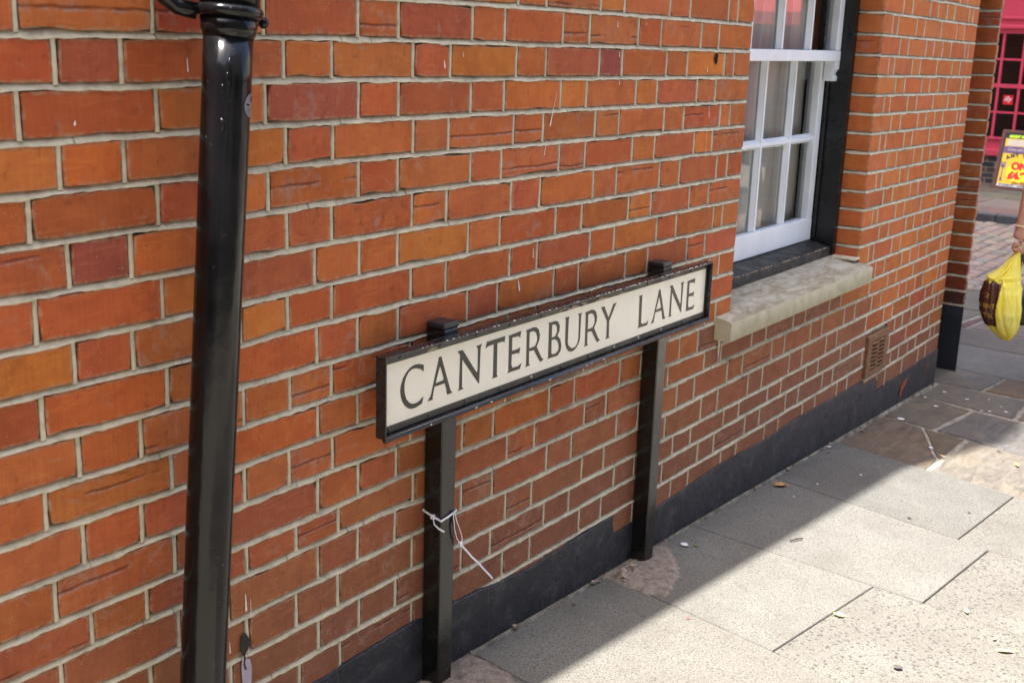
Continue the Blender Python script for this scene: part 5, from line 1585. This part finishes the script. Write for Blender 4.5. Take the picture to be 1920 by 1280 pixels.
fpoly([(fu - .008, ft - .02), (fu + .008, ft - .02), (fu + .006, ft - .19), (fu - .006, ft - .19)])
fpoly([(fu - .032, ft + .005), (fu + .032, ft + .005), (fu + .02, ft - .03), (fu - .02, ft - .03)])
for d in (-.027, -.009, .009, .027): fpoly([(fu + d - .005, ft + .005), (fu + d + .005, ft + .005), (fu + d + .005, ft + .05), (fu + d - .005, ft + .05)])
fpoly([(fu - .014, ft - .16), (fu + .014, ft - .16), (fu + .014, ft - .205), (fu - .014, ft - .205)])
fk.build('fork_drawing', plain('fork_print', (0.12, 0.10, 0.22), 0.4, 0.3, 0.05), poster)

# ------------------------------------------------------------------ person with shopping
def skin_geo(verts, edges, radii, sub=2, root=0):
    me = bpy.data.meshes.new('skin'); me.from_pydata([tuple(v) for v in verts], edges, [])
    ob = bpy.data.objects.new('skin', me); COL.objects.link(ob)
    md = ob.modifiers.new('s', 'SKIN'); md.use_smooth_shade = True
    for i, r_ in enumerate(radii):
        rr = r_ if isinstance(r_, tuple) else (r_, r_)
        me.skin_vertices[0].data[i].radius = rr
        me.skin_vertices[0].data[i].use_root = (i == root)
    sb = ob.modifiers.new('d', 'SUBSURF'); sb.levels = sub; sb.render_levels = sub
    dg = bpy.context.evaluated_depsgraph_get()
    m2 = bpy.data.meshes.new_from_object(ob.evaluated_get(dg))
    v = [tuple(p.co) for p in m2.vertices]; f = [tuple(p.vertices) for p in m2.polygons]
    bpy.data.objects.remove(ob); bpy.data.meshes.remove(me); bpy.data.meshes.remove(m2)
    return v, f
PB = Vector((2.618, -.462, gz(2.63)))
J_ = {'pelvis': (0, 0, .90), 'spine': (.01, 0, 1.05), 'chest': (.02, 0, 1.22), 'neck': (.03, 0, 1.37), 'jaw': (.055, 0, 1.46), 'head': (.05, 0, 1.54), 'crown': (.04, 0, 1.60),
      'shL': (.02, .145, 1.30), 'elL': (-.035, .165, 1.06), 'foL': (-.075, .165, .93), 'wrL': (-.103, .172, .80), 'paL': (-.118, .174, .75),
      'shR': (.02, -.165, 1.30), 'elR': (-.04, -.23, 1.04), 'wrR': (.10, -.24, .83), 'paR': (.13, -.24, .785),
      'hiL': (.0, .085, .84), 'knL': (.08, .05, .48), 'anL': (-.11, .03, .22), 'baL': (-.03, .03, .08), 'toL': (.03, .03, .035),
      'hiR': (.0, -.085, .84), 'knR': (.18, -.09, .48), 'anR': (.24, -.09, .09), 'baR': (.33, -.095, .045), 'toR': (.42, -.1, .03)}
names = list(J_)
rad = {'pelvis': (.15, .115), 'spine': (.125, .095), 'chest': (.15, .105), 'neck': .052, 'jaw': .062, 'head': (.078, .092), 'crown': (.055, .065), 'shL': .056, 'elL': .04, 'foL': .033, 'wrL': (.023, .027), 'paL': (.022, .036),
       'shR': .056, 'elR': .04, 'wrR': .025, 'paR': (.022, .036), 'hiL': .088, 'knL': .056, 'anL': .038, 'baL': .036, 'toL': .026, 'hiR': .088, 'knR': .056, 'anR': .038, 'baR': .036, 'toR': .026}
E_ = [('pelvis', 'spine'), ('spine', 'chest'), ('chest', 'neck'), ('neck', 'jaw'), ('jaw', 'head'), ('head', 'crown'), ('chest', 'shL'), ('shL', 'elL'), ('elL', 'foL'), ('foL', 'wrL'), ('wrL', 'paL'), ('chest', 'shR'), ('shR', 'elR'), ('elR', 'wrR'), ('wrR', 'paR'),
      ('pelvis', 'hiL'), ('hiL', 'knL'), ('knL', 'anL'), ('anL', 'baL'), ('baL', 'toL'), ('pelvis', 'hiR'), ('hiR', 'knR'), ('knR', 'anR'), ('anR', 'baR'), ('baR', 'toR')]
bodyv, bodyf = skin_geo([J_[n_] for n_ in names], [(names.index(a), names.index(b)) for a, b in E_], [rad[n_] for n_ in names], 2)
pm = MB()
def region(f, v):
    c = Vector((0, 0, 0))
    for i in f: c += Vector(v[i])
    c /= len(f)
    if c.z > 1.39: return 0
    if c.z > .93 and abs(c.y) < .13 + (0.06 if c.z > 1.1 else 0) or c.z > 1.12: return 1
    if abs(c.y) > .125 and c.z > .6 and not (c.z > .9 and abs(c.y) < .14): return 0
    if c.z < .10 or (c.y > -.02 and c.z < .26): return 3
    return 2
for f in bodyf: pass
o = len(pm.v)
pm.v += bodyv; pm.f += bodyf; pm.mi += [region(f, bodyv) for f in bodyf]
def fingers(palm, side, fwd, curl):
    """five separate bent fingers rooted in the palm, closed round what the hand holds"""
    p = Vector(palm)
    for i in range(4):
        off = (.030 - .019 * i)
        L = (.9, 1.0, .95, .75)[i]
        a = p + Vector((off * fwd.x, off * fwd.y, -.018 + .004 * abs(i - 1)))
        q = a + Vector((0, side * .010, -.034 * L)); s_ = q + Vector((0, -side * .026 * curl, -.010 * L)); t_ = s_ + Vector((0, -side * .010 * curl, .024 * L))
        v, f = skin_geo([a + Vector((0, 0, .012)), a, q, s_, t_], [(0, 1), (1, 2), (2, 3), (3, 4)], [.0105, .0105, .0095, .009, .0075], 1)
        oo = len(pm.v); pm.v += v; pm.f += [tuple(k + oo for k in ff) for ff in f]; pm.mi += [0] * len(f)
    a = p + Vector((fwd.x * .026, fwd.y * .026 - side * .012, .012)); q = a + Vector((fwd.x * .022, -side * .016, -.026)); s_ = q + Vector((-fwd.x * .002, -side * .016, -.026)); 
    v, f = skin_geo([a, q, s_, s_ + Vector((-fwd.x * .012, -side * .002, -.012))], [(0, 1), (1, 2), (2, 3)], [.013, .0115, .010, .008], 1)
    oo = len(pm.v); pm.v += v; pm.f += [tuple(k + oo for k in ff) for ff in f]; pm.mi += [0] * len(f)
fingers(J_['paL'], 1, Vector((.97, -.2, 0)), 1.0)
fingers(J_['paR'], -1, Vector((.97, .1, 0)), .6)
# nose, ears, eyes
pm.ball((.143, 0, 1.52), .016, 8, 6, (1, .8, 1.4)); pm.ball((.05, .088, 1.53), .022, 8, 6, (.7, .35, 1.2)); pm.ball((.05, -.088, 1.53), .022, 8, 6, (.7, .35, 1.2))
pm.ball((.125, .032, 1.548), .011, 8, 6, (.7, 1, .7), 4); pm.ball((.125, -.032, 1.548), .011, 8, 6, (.7, 1, .7), 4); pm.ball((.128, 0, 1.475), .02, 8, 6, (.4, 1, .3), 5)
pm.v = [tuple(Vector(v) + PB) for v in pm.v]
M['skin'] = plain('skin_tone', (0.42, 0.22, 0.165), 0.55, 0.4, 0.1, 40)
M['skin'].node_tree.nodes['Principled BSDF'].inputs['Subsurface Weight'].default_value = 0.1
person = pm.build('person', [M['skin'], plain('dark_top', (0.02, 0.024, 0.04), 0.9, 0.2), plain('dark_trousers', (0.018, 0.018, 0.022), 0.9, 0.2), plain('tan_shoe', (0.33, 0.17, 0.07), 0.5, 0.4), plain('eye_dark', (0.03, 0.02, 0.02), 0.2, 0.5), plain('lip_tone', (0.35, 0.12, 0.1), 0.5, 0.4)], None, smooth=True)
tag(person, 'person walking away at the right edge, bare forearm, holding a yellow carrier bag', 'person')
hb = MB(); hb.ball((PB.x + .03, PB.y, PB.z + 1.565), .1, 20, 12, (.98, .92, .86)); hb.ball((PB.x - .02, PB.y, PB.z + 1.50), .085, 16, 10, (.7, .95, 1.1))
hb.build('hair', plain('brown_hair', (0.06, 0.04, 0.028), 0.7, 0.3, 0.3, 60), person, smooth=True)
br = MB(); wv = Vector(J_['wrL']) + PB; fo = Vector(J_['foL']) + PB; d = (wv - fo).normalized()
ce = wv - d * .015; a1 = d.cross(Vector((0, 1, 0))).normalized(); a2 = d.cross(a1)
ring = [ce + (a1 * math.cos(t) + a2 * math.sin(t)) * .0295 for t in [2 * math.pi * k / 24 for k in range(25)]]
br.tube(ring, .003, 8, False); br.ball(ring[8], .007, 8, 6)
br.build('bracelet', plain('pale_gold', (0.75, 0.66, 0.42), 0.25, 0.7, 0.05), person, smooth=True)

# yellow carrier bag
H0 = Vector((2.497, -.297, -.962))
R0 = Vector((.576, -.817, 0)).normalized(); F0 = Vector((.817, .576, 0)).normalized()
PXM = .00251
LV = [(466, -2.5, 2, .012), (480, -12, 4, .028), (500, -28, 7, .042), (513, -46, 9, .052), (517, -53, 10, .056), (523, -51, 10, .058), (529, -54, 11, .068), (545, -57, 13, .085), (565, -58, 16, .092), (583, -56, 17, .092), (605, -45, 17, .075), (620, -28, 14, .055), (634, -9, 7, .022)]
def lv(s):
    s = max(0, min(len(LV) - 1.0001, s)); i = int(s); t = s - i
    a, b = LV[i], LV[i + 1]
    return [p + (q - p) * t for p, q in zip(a, b)]
def bag_p(s, th, off=0.0):
    y, l, r_, dp = lv(s)
    t = (y - 466) / 168.0
    v1 = max(0.0, 1 - 1.6 * abs(math.sin(th * 2.5 + .9 + s * .10))) ** 1.5
    v2 = max(0.0, 1 - 1.8 * abs(math.sin(th * 4 + 2.2 - s * .16))) ** 1.3
    fold = 1 - .17 * v1 * (.35 + .65 * math.sin(math.pi * min(1, t * 1.05))) - .12 * v2 * (1 - .55 * t) + .06 * nz(math.cos(th) * 2.2, math.sin(th) * 2.2, s * .7) + .03 * nz(math.cos(th) * 5, math.sin(th) * 5, s * 1.6)
    cx = (l + r_) / 2 * PXM; hw = (r_ - l) / 2 * PXM
    cs, sn = math.sin(th), -math.cos(th)
    e = .82
    x = math.copysign(abs(cs) ** e, cs) * hw * fold; z_ = math.copysign(abs(sn) ** e, sn) * dp * fold
    n_ = (R0 * cs + F0 * sn)
    return H0 + R0 * (cx + x) + F0 * z_ + Vector((0, 0, -(y - 466) * PXM / .968)) + n_ * off
NS, NT = 72, 160
b = MB(); vs = []; fs = []; mi = []
for i in range(NS + 1):
    s = (len(LV) - 1) * i / NS
    for j in range(NT): vs.append(bag_p(s, 2 * math.pi * j / NT))
def printed(s, th):
    th = (th + math.pi) % (2 * math.pi) - math.pi
    y = lv(s)[0]
    right = math.radians(-16 - 26 * ((y - 523) / 85.0) ** 1) if y < 570 else math.radians(-32)
    return 524 + 3 * math.sin(th * 9) < y < 606 and math.radians(-150) < th < right
for i in range(NS):
    for j in range(NT):
        fs.append((i * NT + j, i * NT + (j + 1) % NT, (i + 1) * NT + (j + 1) % NT, (i + 1) * NT + j))
        mi.append(1 if printed((len(LV) - 1) * (i + .5) / NS, 2 * math.pi * (j + .5) / NT) else 0)
fs.append(tuple(NS * NT + j for j in range(NT))); mi.append(0)
b.v = vs; b.f = fs; b.mi = mi
def plastic(name, c, c2, trans):
    m = Mat(name, 0.28, 0.5)
    col = m.ramp(m.noise(m.co('Object', (1, 1, .3)), 22, 5, 0.65), [(0.32, c), (0.68, c2)])
    m.color(col)
    tl = m.n('ShaderNodeBsdfTranslucent'); m.link(col, tl.inputs[0])
    mx = m.n('ShaderNodeMixShader'); mx.inputs[0].default_value = trans
    m.link(m.b.outputs[0], mx.inputs[1]); m.link(tl.outputs[0], mx.inputs[2]); m.link(mx.outputs[0], m.out.inputs[0])
    n1 = m.noise(m.co('Object', (1, 1, .3)), 38, 3, 0.5, 1.0)
    ridge = m.math('ABSOLUTE', m.math('SUBTRACT', n1, 0.5))
    m.bump(m.math('ADD', m.math('MULTIPLY', ridge, -2.0), m.math('MULTIPLY', m.noise(m.co('Object', (1, 1, .6)), 90, 3), 0.35)), 0.45, 0.015)
    return m.m
bag = b.build('carrier_bag', [plastic('yellow_plastic', (0.93, 0.78, 0.025), (0.95, 0.90, 0.26), .3), plastic('brown_print', (0.06, 0.018, 0.012), (0.10, 0.032, 0.02), .1)], None, smooth=True)
tag(bag, 'bulging yellow plastic carrier bag with brown printed panel hanging from a hand', 'carrier bag')
hd = MB()
hd.tube([H0 + R0 * a_ * PXM + Vector((0, 0, c_)) for a_, c_ in ((-3, -.01), (-2, .006), (0, .012), (2, .006), (3, -.01))], [.007, .007, .006, .007, .007], 8)
hd.build('handle', bag.data.materials[0], bag, smooth=True)
def s_of_y(y):
    for i in range(len(LV) - 1):
        if LV[i][0] <= y <= LV[i + 1][0]: return i + (y - LV[i][0]) / (LV[i + 1][0] - LV[i][0])
M['goldink'] = plain('gold_ink', (0.42, 0.28, 0.05), 0.5, 0.4, 0.1)
for txt, y, th0, th1, h in (('2', 553, -78, -56, 9), ('GHINT', 572, -100, -36, 9), ('ITER', 590, -98, -42, 9)):
    v, f = text_geo(txt, 1.0, 0, .01)
    xm = max(p[0] for p in v)
    b = MB()
    b.add([bag_p(s_of_y(y - p[1] / .7 * h), math.radians(th0 + (th1 - th0) * p[0] / xm), .0022) for p in v], f)
    b.build('lettering', M['goldink'], bag)

# black handbag next to it
hbm = plain('black_leather', (0.012, 0.012, 0.014), 0.4, 0.4, 0.3, 60, 0.2)
hbag = thing('handbag', 'black handbag on a strap beside the yellow carrier bag', 'handbag', tuple(H0 + R0 * .10 + F0 * .05 + Vector((0, 0, -.34))))
b = MB()
c = H0 + R0 * .098 + F0 * .03
vs = []; fs = []
secs = [(-.195, .045, .02), (-.20, .062, .028), (-.24, .085, .04), (-.30, .095, .048), (-.345, .09, .046), (-.362, .078, .036), (-.366, .05, .02)]
for dz, hw, dp in secs:
    for j in range(24):
        th = 2 * math.pi * j / 24
        cs, sn = math.cos(th), math.sin(th)
        vs.append(c + R0 * math.copysign(abs(cs) ** .6, cs) * hw + F0 * math.copysign(abs(sn) ** .6, sn) * dp + Vector((0, 0, dz)))
for i in range(len(secs) - 1):
    for j in range(24): fs.append((i * 24 + j, i * 24 + (j + 1) % 24, (i + 1) * 24 + (j + 1) % 24, (i + 1) * 24 + j))
fs.append(tuple(range(24))); fs.append(tuple((len(secs) - 1) * 24 + j for j in range(23, -1, -1)))
b.add(vs, fs)
b.build('bag_body', hbm, hbag, smooth=True)
b = MB()
ribbon(b, [H0 + R0 * .012 + Vector((0, 0, .004)), H0 + R0 * .016 + F0 * .005 + Vector((0, 0, -.04)), H0 + R0 * .022 + F0 * .01 + Vector((0, 0, -.13)), H0 + R0 * .034 + F0 * .02 + Vector((0, 0, -.23)), c - R0 * .07 + Vector((0, 0, -.26))], R0 * .016, .0018)
ribbon(b, [H0 + R0 * .012 + Vector((0, 0, .004)), H0 + R0 * .04 + F0 * .02 + Vector((0, 0, -.06)), c + R0 * .06 + Vector((0, 0, -.2))], R0 * .016, .0018)
b.build('strap', hbm, hbag)
b = MB(); ce = H0 + R0 * .030 + F0 * .002 + Vector((0, 0, -.238))
b.tube([ce + (R0 * math.cos(t) + Vector((0, 0, 1)) * math.sin(t)) * .009 for t in [2 * math.pi * k / 16 for k in range(17)]], .0022, 8, False)
b.build('ring', plain('steel_ring', (0.4, 0.4, 0.42), 0.3, 0.7, 0.05), hbag, smooth=True)
